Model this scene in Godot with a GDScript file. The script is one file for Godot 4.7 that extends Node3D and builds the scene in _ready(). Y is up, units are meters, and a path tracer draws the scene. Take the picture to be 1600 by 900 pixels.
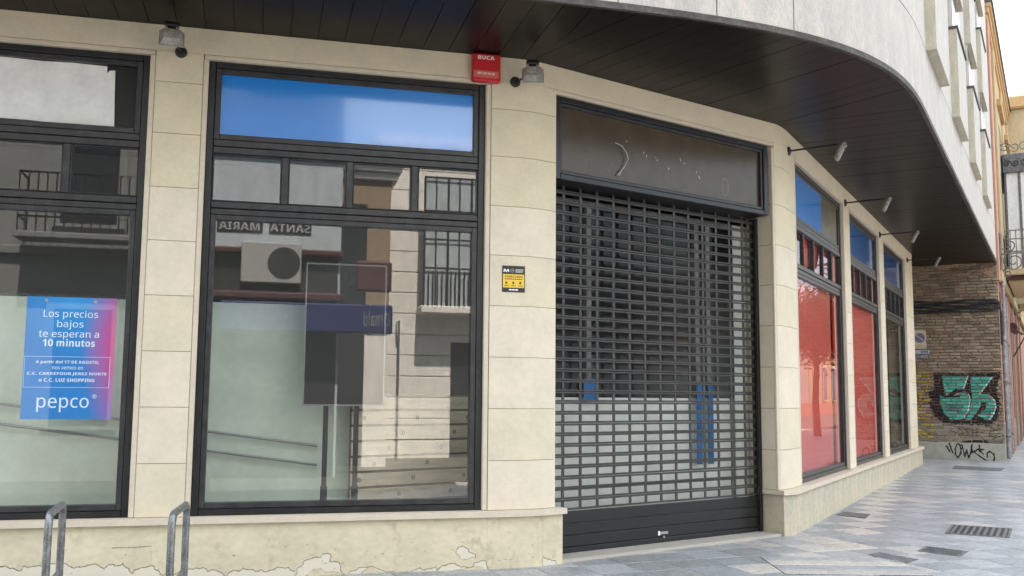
extends Node3D
# A corner shop under a curved overhang. Metres, y up. Each wall has a frame of its own: x runs along the wall, z points out into the street.

var FA: Transform3D
var FB: Transform3D
var FC: Transform3D
var FD: Transform3D
var FN: Transform3D
var FAI: Transform3D
var FCI: Transform3D
var taken := {}
var M := {}
var box_cache := {}
var rng := RandomNumberGenerator.new()
const SOFFIT := 4.934
const CAM := Vector3(0, 1.6, 0)

# ---------------------------------------------------------------- mesh collector
class MB:
	var v := PackedVector3Array()
	var n := PackedVector3Array()
	var uv := PackedVector2Array()
	var col := PackedColorArray()
	var tint := Color.WHITE
	var use_col := false
	var uvf: Callable
	func put(p: Vector3, nn: Vector3) -> void:
		v.push_back(p); n.push_back(nn)
		if uvf.is_valid(): uv.push_back(uvf.call(p))
		if use_col: col.push_back(tint)
	func tri(a: Vector3, b: Vector3, c: Vector3, hint := Vector3.ZERO) -> void:
		var nn := (b - a).cross(c - a)
		if nn.length_squared() < 1e-16: return
		nn = nn.normalized()
		if hint != Vector3.ZERO and nn.dot(hint) < 0.0:
			var t := b
			b = c; c = t; nn = -nn
		put(a, nn); put(c, nn); put(b, nn)
	func quad(a: Vector3, b: Vector3, c: Vector3, d: Vector3, hint := Vector3.ZERO) -> void:
		tri(a, b, c, hint); tri(a, c, d, hint)
	func smooth_quad(a: Vector3, b: Vector3, c: Vector3, d: Vector3, na: Vector3, nb: Vector3, nc: Vector3, nd: Vector3) -> void:
		var f := (b - a).cross(c - a)
		if f.length_squared() < 1e-16: f = (c - a).cross(d - a)
		if f.dot(na + nb + nc + nd) > 0.0:
			put(a, na); put(c, nc); put(b, nb); put(a, na); put(d, nd); put(c, nc)
		else:
			put(a, na); put(b, nb); put(c, nc); put(a, na); put(c, nc); put(d, nd)
	func box(c: Vector3, s: Vector3, ch := 0.0, xf := Transform3D()) -> void:
		var h := s * 0.5
		if ch <= 0.0:
			for ax in 3:
				for sg in [-1.0, 1.0]:
					var q := []
					for k in [[-1, -1], [1, -1], [1, 1], [-1, 1]]:
						var p := Vector3.ZERO
						p[ax] = sg * h[ax]; p[(ax + 1) % 3] = k[0] * h[(ax + 1) % 3]; p[(ax + 2) % 3] = k[1] * h[(ax + 2) % 3]
						q.push_back(xf * (c + p))
					var hv := Vector3.ZERO
					hv[ax] = sg
					quad(q[0], q[1], q[2], q[3], xf.basis * hv)
			return
		ch = minf(ch, minf(h.x, minf(h.y, h.z)) * 0.9)
		var P := func(sx: float, sy: float, sz: float, ax: int) -> Vector3:
			var p := Vector3(sx * (h.x - ch), sy * (h.y - ch), sz * (h.z - ch))
			p[ax] = [sx, sy, sz][ax] * h[ax]
			return xf * (c + p)
		for ax in 3:
			for sg in [-1.0, 1.0]:
				var q := []
				for k in [[-1.0, -1.0], [1.0, -1.0], [1.0, 1.0], [-1.0, 1.0]]:
					var w := [0.0, 0.0, 0.0]
					w[ax] = sg; w[(ax + 1) % 3] = k[0]; w[(ax + 2) % 3] = k[1]
					q.push_back(P.call(w[0], w[1], w[2], ax))
				var hv := Vector3.ZERO
				hv[ax] = sg
				quad(q[0], q[1], q[2], q[3], xf.basis * hv)
		for ax in 3:
			var b: int = (ax + 1) % 3
			var d: int = (ax + 2) % 3
			for sb in [-1.0, 1.0]:
				for sd in [-1.0, 1.0]:
					var w := [0.0, 0.0, 0.0]
					w[b] = sb; w[d] = sd
					w[ax] = -1.0
					var a1: Vector3 = P.call(w[0], w[1], w[2], b)
					var a2: Vector3 = P.call(w[0], w[1], w[2], d)
					w[ax] = 1.0
					var a3: Vector3 = P.call(w[0], w[1], w[2], d)
					var a4: Vector3 = P.call(w[0], w[1], w[2], b)
					var hv := Vector3.ZERO
					hv[b] = sb; hv[d] = sd
					quad(a1, a2, a3, a4, xf.basis * hv)
		for sx in [-1.0, 1.0]:
			for sy in [-1.0, 1.0]:
				for sz in [-1.0, 1.0]:
					tri(P.call(sx, sy, sz, 0), P.call(sx, sy, sz, 1), P.call(sx, sy, sz, 2), xf.basis * Vector3(sx, sy, sz))
	func span(a: Vector3, b: Vector3, ch := 0.0) -> void:
		box((a + b) * 0.5, (b - a).abs(), ch)
	# plan polygon (x, z) from y0 to y1; smooth_from marks wall edges to shade smoothly
	func prism(poly: PackedVector2Array, y0: float, y1: float) -> void:
		var ids := Geometry2D.triangulate_polygon(poly)
		for i in range(0, ids.size(), 3):
			var a := poly[ids[i]]
			var b := poly[ids[i + 1]]
			var c := poly[ids[i + 2]]
			tri(Vector3(a.x, y1, a.y), Vector3(b.x, y1, b.y), Vector3(c.x, y1, c.y), Vector3.UP)
			tri(Vector3(a.x, y0, a.y), Vector3(b.x, y0, b.y), Vector3(c.x, y0, c.y), Vector3.DOWN)
		var s := 0.0
		for i in poly.size():
			s += poly[i].cross(poly[(i + 1) % poly.size()])
		for i in poly.size():
			var a := poly[i]
			var b := poly[(i + 1) % poly.size()]
			var o := (b - a).orthogonal() * (1.0 if s > 0.0 else -1.0)
			quad(Vector3(a.x, y0, a.y), Vector3(b.x, y0, b.y), Vector3(b.x, y1, b.y), Vector3(a.x, y1, a.y), Vector3(-o.x, 0, -o.y) if _inside(poly, (a + b) * 0.5 + o.normalized() * 0.0005) else Vector3(o.x, 0, o.y))
	func _inside(poly: PackedVector2Array, p: Vector2) -> bool:
		return Geometry2D.is_point_in_polygon(p, poly)
	# face polygon (x, y) from z0 to z1
	func plate(poly: PackedVector2Array, z0: float, z1: float) -> void:
		var ids := Geometry2D.triangulate_polygon(poly)
		for i in range(0, ids.size(), 3):
			var a := poly[ids[i]]
			var b := poly[ids[i + 1]]
			var c := poly[ids[i + 2]]
			tri(Vector3(a.x, a.y, z1), Vector3(b.x, b.y, z1), Vector3(c.x, c.y, z1), Vector3.BACK)
			tri(Vector3(a.x, a.y, z0), Vector3(b.x, b.y, z0), Vector3(c.x, c.y, z0), Vector3.FORWARD)
		for i in poly.size():
			var a := poly[i]
			var b := poly[(i + 1) % poly.size()]
			var o := (b - a).orthogonal().normalized()
			var out := Vector3(-o.x, -o.y, 0) if _inside(poly, (a + b) * 0.5 + o * 0.0005) else Vector3(o.x, o.y, 0)
			quad(Vector3(a.x, a.y, z0), Vector3(b.x, b.y, z0), Vector3(b.x, b.y, z1), Vector3(a.x, a.y, z1), out)
	func tube(pts: Array, r: float, sides := 10, caps := true, r2 := -1.0) -> void:
		var up := Vector3.UP
		var d0: Vector3 = (pts[1] - pts[0]).normalized()
		if absf(d0.dot(up)) > 0.9: up = Vector3.RIGHT
		var xa := d0.cross(up).normalized()
		var rings := []
		var nrm := []
		for i in pts.size():
			var d: Vector3
			if i == 0: d = (pts[1] - pts[0]).normalized()
			elif i == pts.size() - 1: d = (pts[i] - pts[i - 1]).normalized()
			else: d = ((pts[i + 1] - pts[i]).normalized() + (pts[i] - pts[i - 1]).normalized()).normalized()
			xa = (xa - d * xa.dot(d)).normalized()
			var ya := d.cross(xa)
			var ring := []
			var nn := []
			var rr := r if r2 < 0.0 else lerpf(r, r2, float(i) / (pts.size() - 1))
			for k in sides:
				var an := TAU * k / sides
				var dir := xa * cos(an) + ya * sin(an)
				ring.push_back(pts[i] + dir * rr); nn.push_back(dir)
			rings.push_back(ring); nrm.push_back(nn)
		for i in pts.size() - 1:
			for k in sides:
				var k2 := (k + 1) % sides
				smooth_quad(rings[i][k], rings[i][k2], rings[i + 1][k2], rings[i + 1][k], nrm[i][k], nrm[i][k2], nrm[i + 1][k2], nrm[i + 1][k])
		if caps:
			for k in range(1, sides - 1):
				tri(rings[0][0], rings[0][k], rings[0][k + 1], pts[0] - pts[1])
				var e: Array = rings[-1]
				tri(e[0], e[k], e[k + 1], pts[-1] - pts[-2])
	func lathe(prof: Array, sides := 16, xf := Transform3D()) -> void:
		for i in prof.size() - 1:
			var a: Vector2 = prof[i]
			var b: Vector2 = prof[i + 1]
			var t := (b - a)
			var nr := Vector2(t.y, -t.x).normalized()
			for k in sides:
				var c1 := TAU * k / sides
				var c2 := TAU * (k + 1) / sides
				var e1 := Vector3(cos(c1), 0, sin(c1))
				var e2 := Vector3(cos(c2), 0, sin(c2))
				var n1 := xf.basis * (e1 * nr.x + Vector3.UP * nr.y)
				var n2 := xf.basis * (e2 * nr.x + Vector3.UP * nr.y)
				smooth_quad(xf * (e1 * a.x + Vector3.UP * a.y), xf * (e2 * a.x + Vector3.UP * a.y), xf * (e2 * b.x + Vector3.UP * b.y), xf * (e1 * b.x + Vector3.UP * b.y), n1, n2, n2, n1)
	func mesh() -> ArrayMesh:
		var a := []
		a.resize(Mesh.ARRAY_MAX)
		a[Mesh.ARRAY_VERTEX] = v
		a[Mesh.ARRAY_NORMAL] = n
		if uvf.is_valid(): a[Mesh.ARRAY_TEX_UV] = uv
		if use_col: a[Mesh.ARRAY_COLOR] = col
		var m := ArrayMesh.new()
		m.add_surface_from_arrays(Mesh.PRIMITIVE_TRIANGLES, a)
		return m

# ---------------------------------------------------------------- nodes
func numbered(called: String) -> String:
	if not taken.has(called):
		taken[called] = 0
		return called
	taken[called] += 1
	return "%s_%03d" % [called, taken[called]]

func tag(o: Node, label: String, category: String, group := "") -> void:
	o.set_meta("label", label)
	o.set_meta("category", category)
	if group: o.set_meta("group", group)

func thing(called: String, label: String, category: String, xf := Transform3D(), group := "") -> Node3D:
	var o := Node3D.new()
	o.name = numbered(called)
	add_child(o)
	o.transform = xf
	tag(o, label, category, group)
	return o

func structure(called: String, mesh: Mesh, m: Material, xf := Transform3D()) -> MeshInstance3D:
	var o := MeshInstance3D.new()
	o.name = numbered(called)
	o.mesh = mesh; o.material_override = m; o.transform = xf
	o.set_meta("kind", "structure")
	add_child(o)
	return o

func part(parent: Node, called: String, what, m: Material, xf := Transform3D()) -> MeshInstance3D:
	var o := MeshInstance3D.new()
	o.name = called
	o.mesh = what.mesh() if what is MB else what
	o.material_override = m
	o.transform = xf
	parent.add_child(o, true)
	return o

func group_part(parent: Node, called: String, xf := Transform3D()) -> Node3D:
	var o := Node3D.new()
	o.name = called
	o.transform = xf
	parent.add_child(o, true)
	return o

# a box from corner to corner as a part of its own, its mesh shared with boxes of the same size
func bpart(parent: Node, called: String, a: Vector3, b: Vector3, m: Material, ch := 0.003) -> MeshInstance3D:
	var s := (b - a).abs()
	var key := "%.4f %.4f %.4f %.4f" % [s.x, s.y, s.z, ch]
	if not box_cache.has(key):
		var mb := MB.new()
		mb.box(Vector3.ZERO, s, ch)
		box_cache[key] = mb.mesh()
	return part(parent, called, box_cache[key], m, Transform3D(Basis(), (a + b) * 0.5))

func lettering(parent: Node, called: String, words: String, at: Vector3, width: float, m: Material, bold := false, turn := 0.0, tall := 0.0, depth := 0.0015, serif := false) -> MeshInstance3D:
	var t := TextMesh.new()
	var f := SystemFont.new()
	f.font_names = PackedStringArray(["Droid Serif" if serif else "Droid Sans"])
	f.font_weight = 700 if bold else 400
	t.font = f
	t.text = words
	t.font_size = 48
	t.pixel_size = 0.01
	t.depth = 0.01
	t.curve_step = 2.0
	var b := t.get_aabb()
	var sx := width / b.size.x
	var sy := sx if tall <= 0.0 else tall / b.size.y
	var o := MeshInstance3D.new()
	o.name = called
	o.mesh = t
	o.material_override = m
	o.transform = Transform3D(Basis(Vector3.UP, turn) * Basis.from_scale(Vector3(sx, sy, depth / 0.01)), at)
	parent.add_child(o, true)
	return o

# ---------------------------------------------------------------- textures and materials
func srgb(r: float, g: float, b: float) -> Color:
	return Color(r, g, b).linear_to_srgb()

func noise(seed_: int, freq: float, oct := 4, kind := FastNoiseLite.TYPE_SIMPLEX_SMOOTH) -> FastNoiseLite:
	var f := FastNoiseLite.new()
	f.seed = seed_
	f.noise_type = kind
	f.frequency = freq
	f.fractal_type = FastNoiseLite.FRACTAL_FBM
	f.fractal_octaves = oct
	return f

# a tiling tint: three layers of noise (coarse, fine, speckle) about white
func tint_tex(seed_: int, coarse: float, fine: float, speck: float, hue := 0.0, size := 512, stretch := Vector2.ONE, mid := 0.93) -> ImageTexture:
	var a := noise(seed_, 0.008, 4).get_seamless_image(size, size)
	var b := noise(seed_ + 1, 0.05, 3).get_seamless_image(size, size)
	var c := noise(seed_ + 2, 0.35, 2).get_seamless_image(size, size)
	var im := Image.create(size, size, true, Image.FORMAT_RGB8)
	for y in size:
		for x in size:
			var sx := int(x * stretch.x) % size
			var sy := int(y * stretch.y) % size
			var u := a.get_pixel(sx, sy).r - 0.5
			var w := b.get_pixel(sx, sy).r - 0.5
			var q := c.get_pixel(x, y).r - 0.5
			var l := mid + u * coarse + w * fine + q * speck
			im.set_pixel(x, y, Color(clampf(l, 0, 1), clampf(l - hue * u * 0.5, 0, 1), clampf(l - hue * u, 0, 1)))
	im.generate_mipmaps()
	return ImageTexture.create_from_image(im)

func bump_tex(seed_: int, freq: float, oct: int, strength: float, size := 512, kind := FastNoiseLite.TYPE_SIMPLEX_SMOOTH) -> ImageTexture:
	var im := noise(seed_, freq, oct, kind).get_seamless_image(size, size)
	im.convert(Image.FORMAT_RGBA8)
	im.bump_map_to_normal_map(strength)
	return ImageTexture.create_from_image(im)

func mat(c: Color, rough := 0.8, tex: Texture2D = null, scale := 0.5, bump: Texture2D = null, bump_scale := 1.0, metal := 0.0) -> StandardMaterial3D:
	var m := StandardMaterial3D.new()
	m.albedo_color = c.linear_to_srgb()
	m.roughness = rough
	m.metallic = metal
	if tex or bump:
		m.uv1_triplanar = true
		m.uv1_world_triplanar = true
		m.uv1_triplanar_sharpness = 6.0
		m.uv1_scale = Vector3.ONE * scale
	if tex: m.albedo_texture = tex
	if bump:
		m.normal_enabled = true
		m.normal_texture = bump
		m.normal_scale = bump_scale
	return m

func stroke(im: Image, pts: Array, w: float, c: Color, jag: FastNoiseLite = null, cover := 1.0) -> void:
	for i in pts.size() - 1:
		var a: Vector2 = pts[i]
		var b: Vector2 = pts[i + 1]
		var lo := Vector2(minf(a.x, b.x), minf(a.y, b.y)) - Vector2.ONE * (w + 1)
		var hi := Vector2(maxf(a.x, b.x), maxf(a.y, b.y)) + Vector2.ONE * (w + 1)
		for y in range(maxi(0, int(lo.y)), mini(im.get_height(), int(hi.y) + 1)):
			for x in range(maxi(0, int(lo.x)), mini(im.get_width(), int(hi.x) + 1)):
				var p := Vector2(x, y)
				var d := p.distance_to(Geometry2D.get_closest_point_to_segment(p, a, b))
				var ww := w * 0.5 * (1.0 if jag == null else 1.0 + 0.9 * jag.get_noise_2d(x, y))
				var k := clampf(ww - d + 0.5, 0, 1) * cover
				if k > 0.0: im.set_pixel(x, y, im.get_pixel(x, y).lerp(c, k))

func fill(im: Image, poly: PackedVector2Array, c: Color, jag: FastNoiseLite = null, amount := 0.0, cover := 1.0) -> void:
	var lo := poly[0]
	var hi := poly[0]
	for p in poly:
		lo = lo.min(p); hi = hi.max(p)
	for y in range(maxi(0, int(lo.y) - 4), mini(im.get_height(), int(hi.y) + 5)):
		for x in range(maxi(0, int(lo.x) - 4), mini(im.get_width(), int(hi.x) + 5)):
			var p := Vector2(x, y)
			var q := p if jag == null else p + Vector2(jag.get_noise_2d(x, y), jag.get_noise_2d(x + 900, y)) * amount
			if Geometry2D.is_point_in_polygon(q, poly): im.set_pixel(x, y, im.get_pixel(x, y).lerp(c, cover))

# height of the paving: it climbs gently along the street
func ground_y(p: Vector3) -> float:
	var u := (FCI * p).x
	return 0.0105 * (u + sqrt(u * u + 1.0)) * 0.5

func make_materials() -> void:
	var lime := tint_tex(11, 0.06, 0.04, 0.06, 0.02, 512, Vector2.ONE, 0.96)
	var lime_n := bump_tex(21, 0.18, 4, 3.0)
	var coarse_n := bump_tex(22, 0.08, 5, 5.0)
	M.stone = mat(Color(0.72, 0.64, 0.485), 0.85, lime, 0.55, lime_n, 0.14)
	M.stone_b = mat(Color(0.755, 0.67, 0.535), 0.85, lime, 0.47, lime_n, 0.14)
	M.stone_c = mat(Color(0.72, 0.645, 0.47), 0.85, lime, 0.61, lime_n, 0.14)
	M.mortar = mat(Color(0.30, 0.255, 0.17), 0.95, lime, 0.8)
	M.cap = mat(Color(0.68, 0.59, 0.47), 0.7, lime, 0.7, lime_n, 0.2)
	var dust := tint_tex(31, 0.32, 0.28, 0.30, 0.0, 512, Vector2(1, 1), 0.72)
	M.frame = mat(Color(0.026, 0.027, 0.031), 0.32, dust, 0.9, lime_n, 0.10)
	M.frame_worn = mat(Color(0.055, 0.055, 0.06), 0.36, dust, 1.3, lime_n, 0.12)
	M.black = mat(Color(0.012, 0.012, 0.014), 0.5, dust, 0.8)
	M.shutter = mat(Color(0.08, 0.074, 0.069), 0.42, dust, 1.1, lime_n, 0.06, 0.0)
	M.shutter_low = mat(Color(0.014, 0.014, 0.016), 0.4, dust, 1.4, lime_n, 0.08)
	var g := StandardMaterial3D.new()
	g.transparency = BaseMaterial3D.TRANSPARENCY_ALPHA
	g.albedo_color = Color(0.9, 0.97, 0.94, 0.003)
	g.roughness = 0.0
	g.metallic_specular = 0.5
	M.glass = g
	M.glass_side = g.duplicate()
	M.glass_side.metallic_specular = 0.42
	M.glass_dim = g.duplicate()
	M.glass_dim.metallic_specular = 0.3
	M.glass_film = g.duplicate()
	M.glass_film.roughness = 0.06
	M.blue = mat(Color(0.003, 0.25, 0.80), 0.2)
	M.blue.metallic_specular = 0.6
	M.blue.clearcoat_enabled = true
	M.blue.clearcoat = 1.0
	M.blue.clearcoat_roughness = 0.12
	M.paper = mat(Color(0.90, 0.905, 0.90), 0.6, tint_tex(35, 0.10, 0.05, 0.02), 0.6)
	M.olive = mat(Color(0.20, 0.175, 0.10), 0.35, dust, 0.5)
	M.red_board = mat(Color(0.50, 0.011, 0.007), 0.4, tint_tex(36, 0.12, 0.04, 0.02), 0.5)
	M.red_edge = mat(Color(0.62, 0.17, 0.14), 0.5)
	M.sign_panel = mat(Color(0.10, 0.085, 0.068), 0.33, dust, 0.7, coarse_n, 0.03)
	M.soffit = mat(Color(0.012, 0.0082, 0.0075), 0.33, tint_tex(41, 0.5, 0.3, 0.12, 0.05, 512, Vector2(1, 1), 0.75), 0.8, lime_n, 0.04)
	M.soffit.metallic_specular = 0.28
	M.soffit_gap = mat(Color(0.006, 0.005, 0.005), 0.9)
	var streak := tint_tex(43, 0.12, 0.10, 0.10, 0.03, 512, Vector2(4, 1), 0.93)
	M.white_wall = mat(Color(0.54, 0.50, 0.46), 0.85, streak, 0.4, lime_n, 0.2)
	M.white_wall_b = mat(Color(0.52, 0.482, 0.445), 0.85, streak, 0.33, lime_n, 0.2)
	M.bay_side = mat(Color(0.52, 0.48, 0.38), 0.85, streak, 0.6, lime_n, 0.2)
	M.drip = mat(Color(0.13, 0.115, 0.10), 0.7, dust, 0.8)
	M.room = mat(Color(0.24, 0.245, 0.24), 0.85, lime, 0.4)
	M.room_floor = mat(Color(0.20, 0.20, 0.19), 0.4, lime, 0.4)
	M.room_ceiling = mat(Color(0.05, 0.05, 0.05), 0.9)
	M.mint = mat(Color(0.74, 0.86, 0.73), 0.45, tint_tex(45, 0.08, 0.04, 0.01), 0.4)
	M.rail = mat(Color(0.30, 0.31, 0.31), 0.35, null, 1.0, null, 1.0, 0.6)
	M.plank = mat(Color(0.66, 0.60, 0.46), 0.6, tint_tex(46, 0.2, 0.1, 0.06, 0.1, 512, Vector2(1, 4)), 0.7)
	M.groove = mat(Color(0.14, 0.12, 0.09), 0.8)
	M.film = mat(Color(0.84, 0.86, 0.80), 0.9, tint_tex(47, 0.12, 0.05, 0.02), 0.5)
	M.alu = mat(Color(0.42, 0.42, 0.41), 0.35, null, 1.0, null, 1.0, 0.7)
	M.sticker_blue = mat(Color(0.02, 0.15, 0.40), 0.4, tint_tex(48, 0.5, 0.2, 0.1), 1.5)
	var galv := tint_tex(51, 0.35, 0.35, 0.12, -0.03, 512, Vector2(1, 1), 0.85)
	M.galv = mat(Color(0.34, 0.35, 0.355), 0.38, galv, 3.0, lime_n, 0.06, 0.75)
	M.lamp_grey = mat(Color(0.42, 0.40, 0.36), 0.5, galv, 2.5)
	M.lamp_glass = mat(Color(0.42, 0.40, 0.34), 0.12, galv, 3.0)
	M.lamp_dark = mat(Color(0.03, 0.03, 0.032), 0.5, dust, 1.5)
	M.alarm_red = mat(Color(0.50, 0.018, 0.022), 0.3)
	M.alarm_band = mat(Color(0.60, 0.12, 0.11), 0.35)
	M.white = mat(Color(0.82, 0.82, 0.80), 0.5)
	M.white_print = mat(Color(0.75, 0.85, 0.92), 0.5)
	M.yellow = mat(Color(0.80, 0.52, 0.05), 0.5)
	M.ink = mat(Color(0.02, 0.02, 0.022), 0.5)
	var granite := tint_tex(61, 0.15, 0.25, 1.3, 0.02, 512, Vector2(1, 1), 0.84)
	M.granite = mat(Color(1, 1, 1), 0.47, granite, 0.42, lime_n, 0.22)
	M.granite.vertex_color_use_as_albedo = true
	M.ground = mat(Color(0.09, 0.085, 0.08), 0.8, granite, 0.7)
	M.iron = mat(Color(0.25, 0.245, 0.245), 0.55, dust, 2.0, coarse_n, 0.3)
	M.iron_black = mat(Color(0.02, 0.02, 0.022), 0.5, dust, 2.0)
	M.threshold = mat(Color(0.50, 0.46, 0.40), 0.6, lime, 0.9, lime_n, 0.2)
	M.cable = mat(Color(0.016, 0.017, 0.022), 0.55)
	M.pipe = mat(Color(0.34, 0.34, 0.35), 0.5, galv, 1.5)
	M.pink = mat(Color(0.50, 0.25, 0.18), 0.9, streak, 0.5, lime_n, 0.3)
	M.ochre = mat(Color(0.50, 0.32, 0.15), 0.9, streak, 0.5, lime_n, 0.2)
	M.cream = mat(Color(0.52, 0.42, 0.26), 0.9, streak, 0.5, lime_n, 0.2)
	M.grey_base = mat(Color(0.36, 0.33, 0.29), 0.9, streak, 0.6, lime_n, 0.3)
	M.opposite_grey = mat(Color(0.43, 0.485, 0.53), 0.9, streak, 0.3)
	M.street_white = mat(Color(0.46, 0.44, 0.42), 0.9, streak, 0.3)
	M.outline = mat(Color(0.24, 0.25, 0.25), 0.5)
	M.reflection_dark = mat(Color(0.055, 0.065, 0.08), 0.8, streak, 0.3)  # dark tone of the added roof, chosen for what the blue panel mirrors
	M.post = mat(Color(0.40, 0.40, 0.38), 0.5, dust, 1.0)
	M.core = mat(Color(0.05, 0.042, 0.034), 0.95)
	M.grey_render = mat(Color(0.33, 0.345, 0.35), 0.9, streak, 0.3)
	M.opposite_white = mat(Color(0.82, 0.80, 0.76), 0.9, streak, 0.3)
	M.opposite_brick = mat(Color(0.30, 0.225, 0.155), 0.9, streak, 0.8)
	M.shade_glass = mat(Color(0.03, 0.035, 0.04), 0.08)
	M.dark_red = mat(Color(0.055, 0.012, 0.012), 0.6)
	M.navy = mat(Color(0.012, 0.018, 0.10), 0.4)
	M.bark = mat(Color(0.10, 0.075, 0.055), 0.95, dust, 1.5)
	M.leaf = mat(Color(1, 1, 1), 0.6)
	M.leaf.vertex_color_use_as_albedo = true
	M.leaf.backlight_enabled = true
	M.leaf.backlight = srgb(0.05, 0.10, 0.02)
	M.copper = mat(Color(0.45, 0.22, 0.10), 0.5)
	M.wire = mat(Color(0.42, 0.44, 0.42), 0.5)
	M.road = mat(Color(0.10, 0.10, 0.10), 0.7, granite, 0.6)

# ---------------------------------------------------------------- plan helpers: points of the walls' frames seen from above
func PA(u: float, z: float) -> Vector2:
	var p := FA * Vector3(u, 0, z)
	return Vector2(p.x, p.z)
func PB(u: float, z: float) -> Vector2:
	var p := FB * Vector3(u, 0, z)
	return Vector2(p.x, p.z)
func PC(u: float, z: float) -> Vector2:
	var p := FC * Vector3(u, 0, z)
	return Vector2(p.x, p.z)

func bend(a: Vector2, c: Vector2, b: Vector2, steps := 8) -> PackedVector2Array:
	var out := PackedVector2Array()
	for i in steps + 1:
		var t := float(i) / steps
		out.push_back(a.lerp(c, t).lerp(c.lerp(b, t), t))
	return out

func offset_corner(p: Vector2, na: Vector2, nb: Vector2, off: float) -> Vector2:
	return p + (na + nb) / (1.0 + na.dot(nb)) * off

func rel(f: Transform3D) -> Transform3D:
	return Transform3D(f.basis, f.origin - FA.origin)

func shifted(poly: PackedVector2Array) -> PackedVector2Array:
	var o := PackedVector2Array()
	for p in poly: o.push_back(p - Vector2(FA.origin.x, FA.origin.z))
	return o

var edge_path := PackedVector2Array()   # outer edge of the overhang seen from above

func make_edge() -> void:
	edge_path = PackedVector2Array([PA(-6.6, 1.51)])
	var a := PA(0.15, 1.51)
	var b := PC(0.1, 1.62)
	var da := (PA(1, 0) - PA(0, 0))
	var dc := (PC(1, 0) - PC(0, 0))
	for i in 29:
		var t := i / 28.0
		edge_path.push_back(a.bezier_interpolate(a + da * 2.45, b - dc * 1.95, b, t))
	edge_path.push_back(PC(14.56, 1.66))

const COURSES := [0.53, 0.99, 1.478, 1.968, 2.462, 2.953, 3.437, 3.93, 4.405]

# a stone pier as courses of blocks over one plan polygon (root frame), the top block runs on into the frieze
func pier(b: Node3D, poly: PackedVector2Array, core: PackedVector2Array) -> void:
	var p := group_part(b, "pier")
	var mb := MB.new()
	mb.prism(shifted(core), 0.531, 4.688)
	part(p, "core", mb, M.mortar)
	for i in COURSES.size():
		var y0: float = COURSES[i] + 0.0025
		var y1: float = (COURSES[i + 1] - 0.0025) if i + 1 < COURSES.size() else 4.69
		var s := MB.new()
		s.prism(shifted(poly), y0, y1)
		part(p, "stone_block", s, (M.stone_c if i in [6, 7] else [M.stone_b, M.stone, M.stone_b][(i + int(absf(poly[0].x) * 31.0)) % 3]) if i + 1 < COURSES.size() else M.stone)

func trim_run(b: Node3D, f: Transform3D, u: float, w: float) -> void:
	bpart(b, "trim", Vector3(u, 0.531, -0.2), Vector3(u + w, 4.646, 0.004), M.cap, 0.006).transform = rel(f) * Transform3D(Basis(), Vector3(u + w * 0.5, 2.5885, -0.098))

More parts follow.
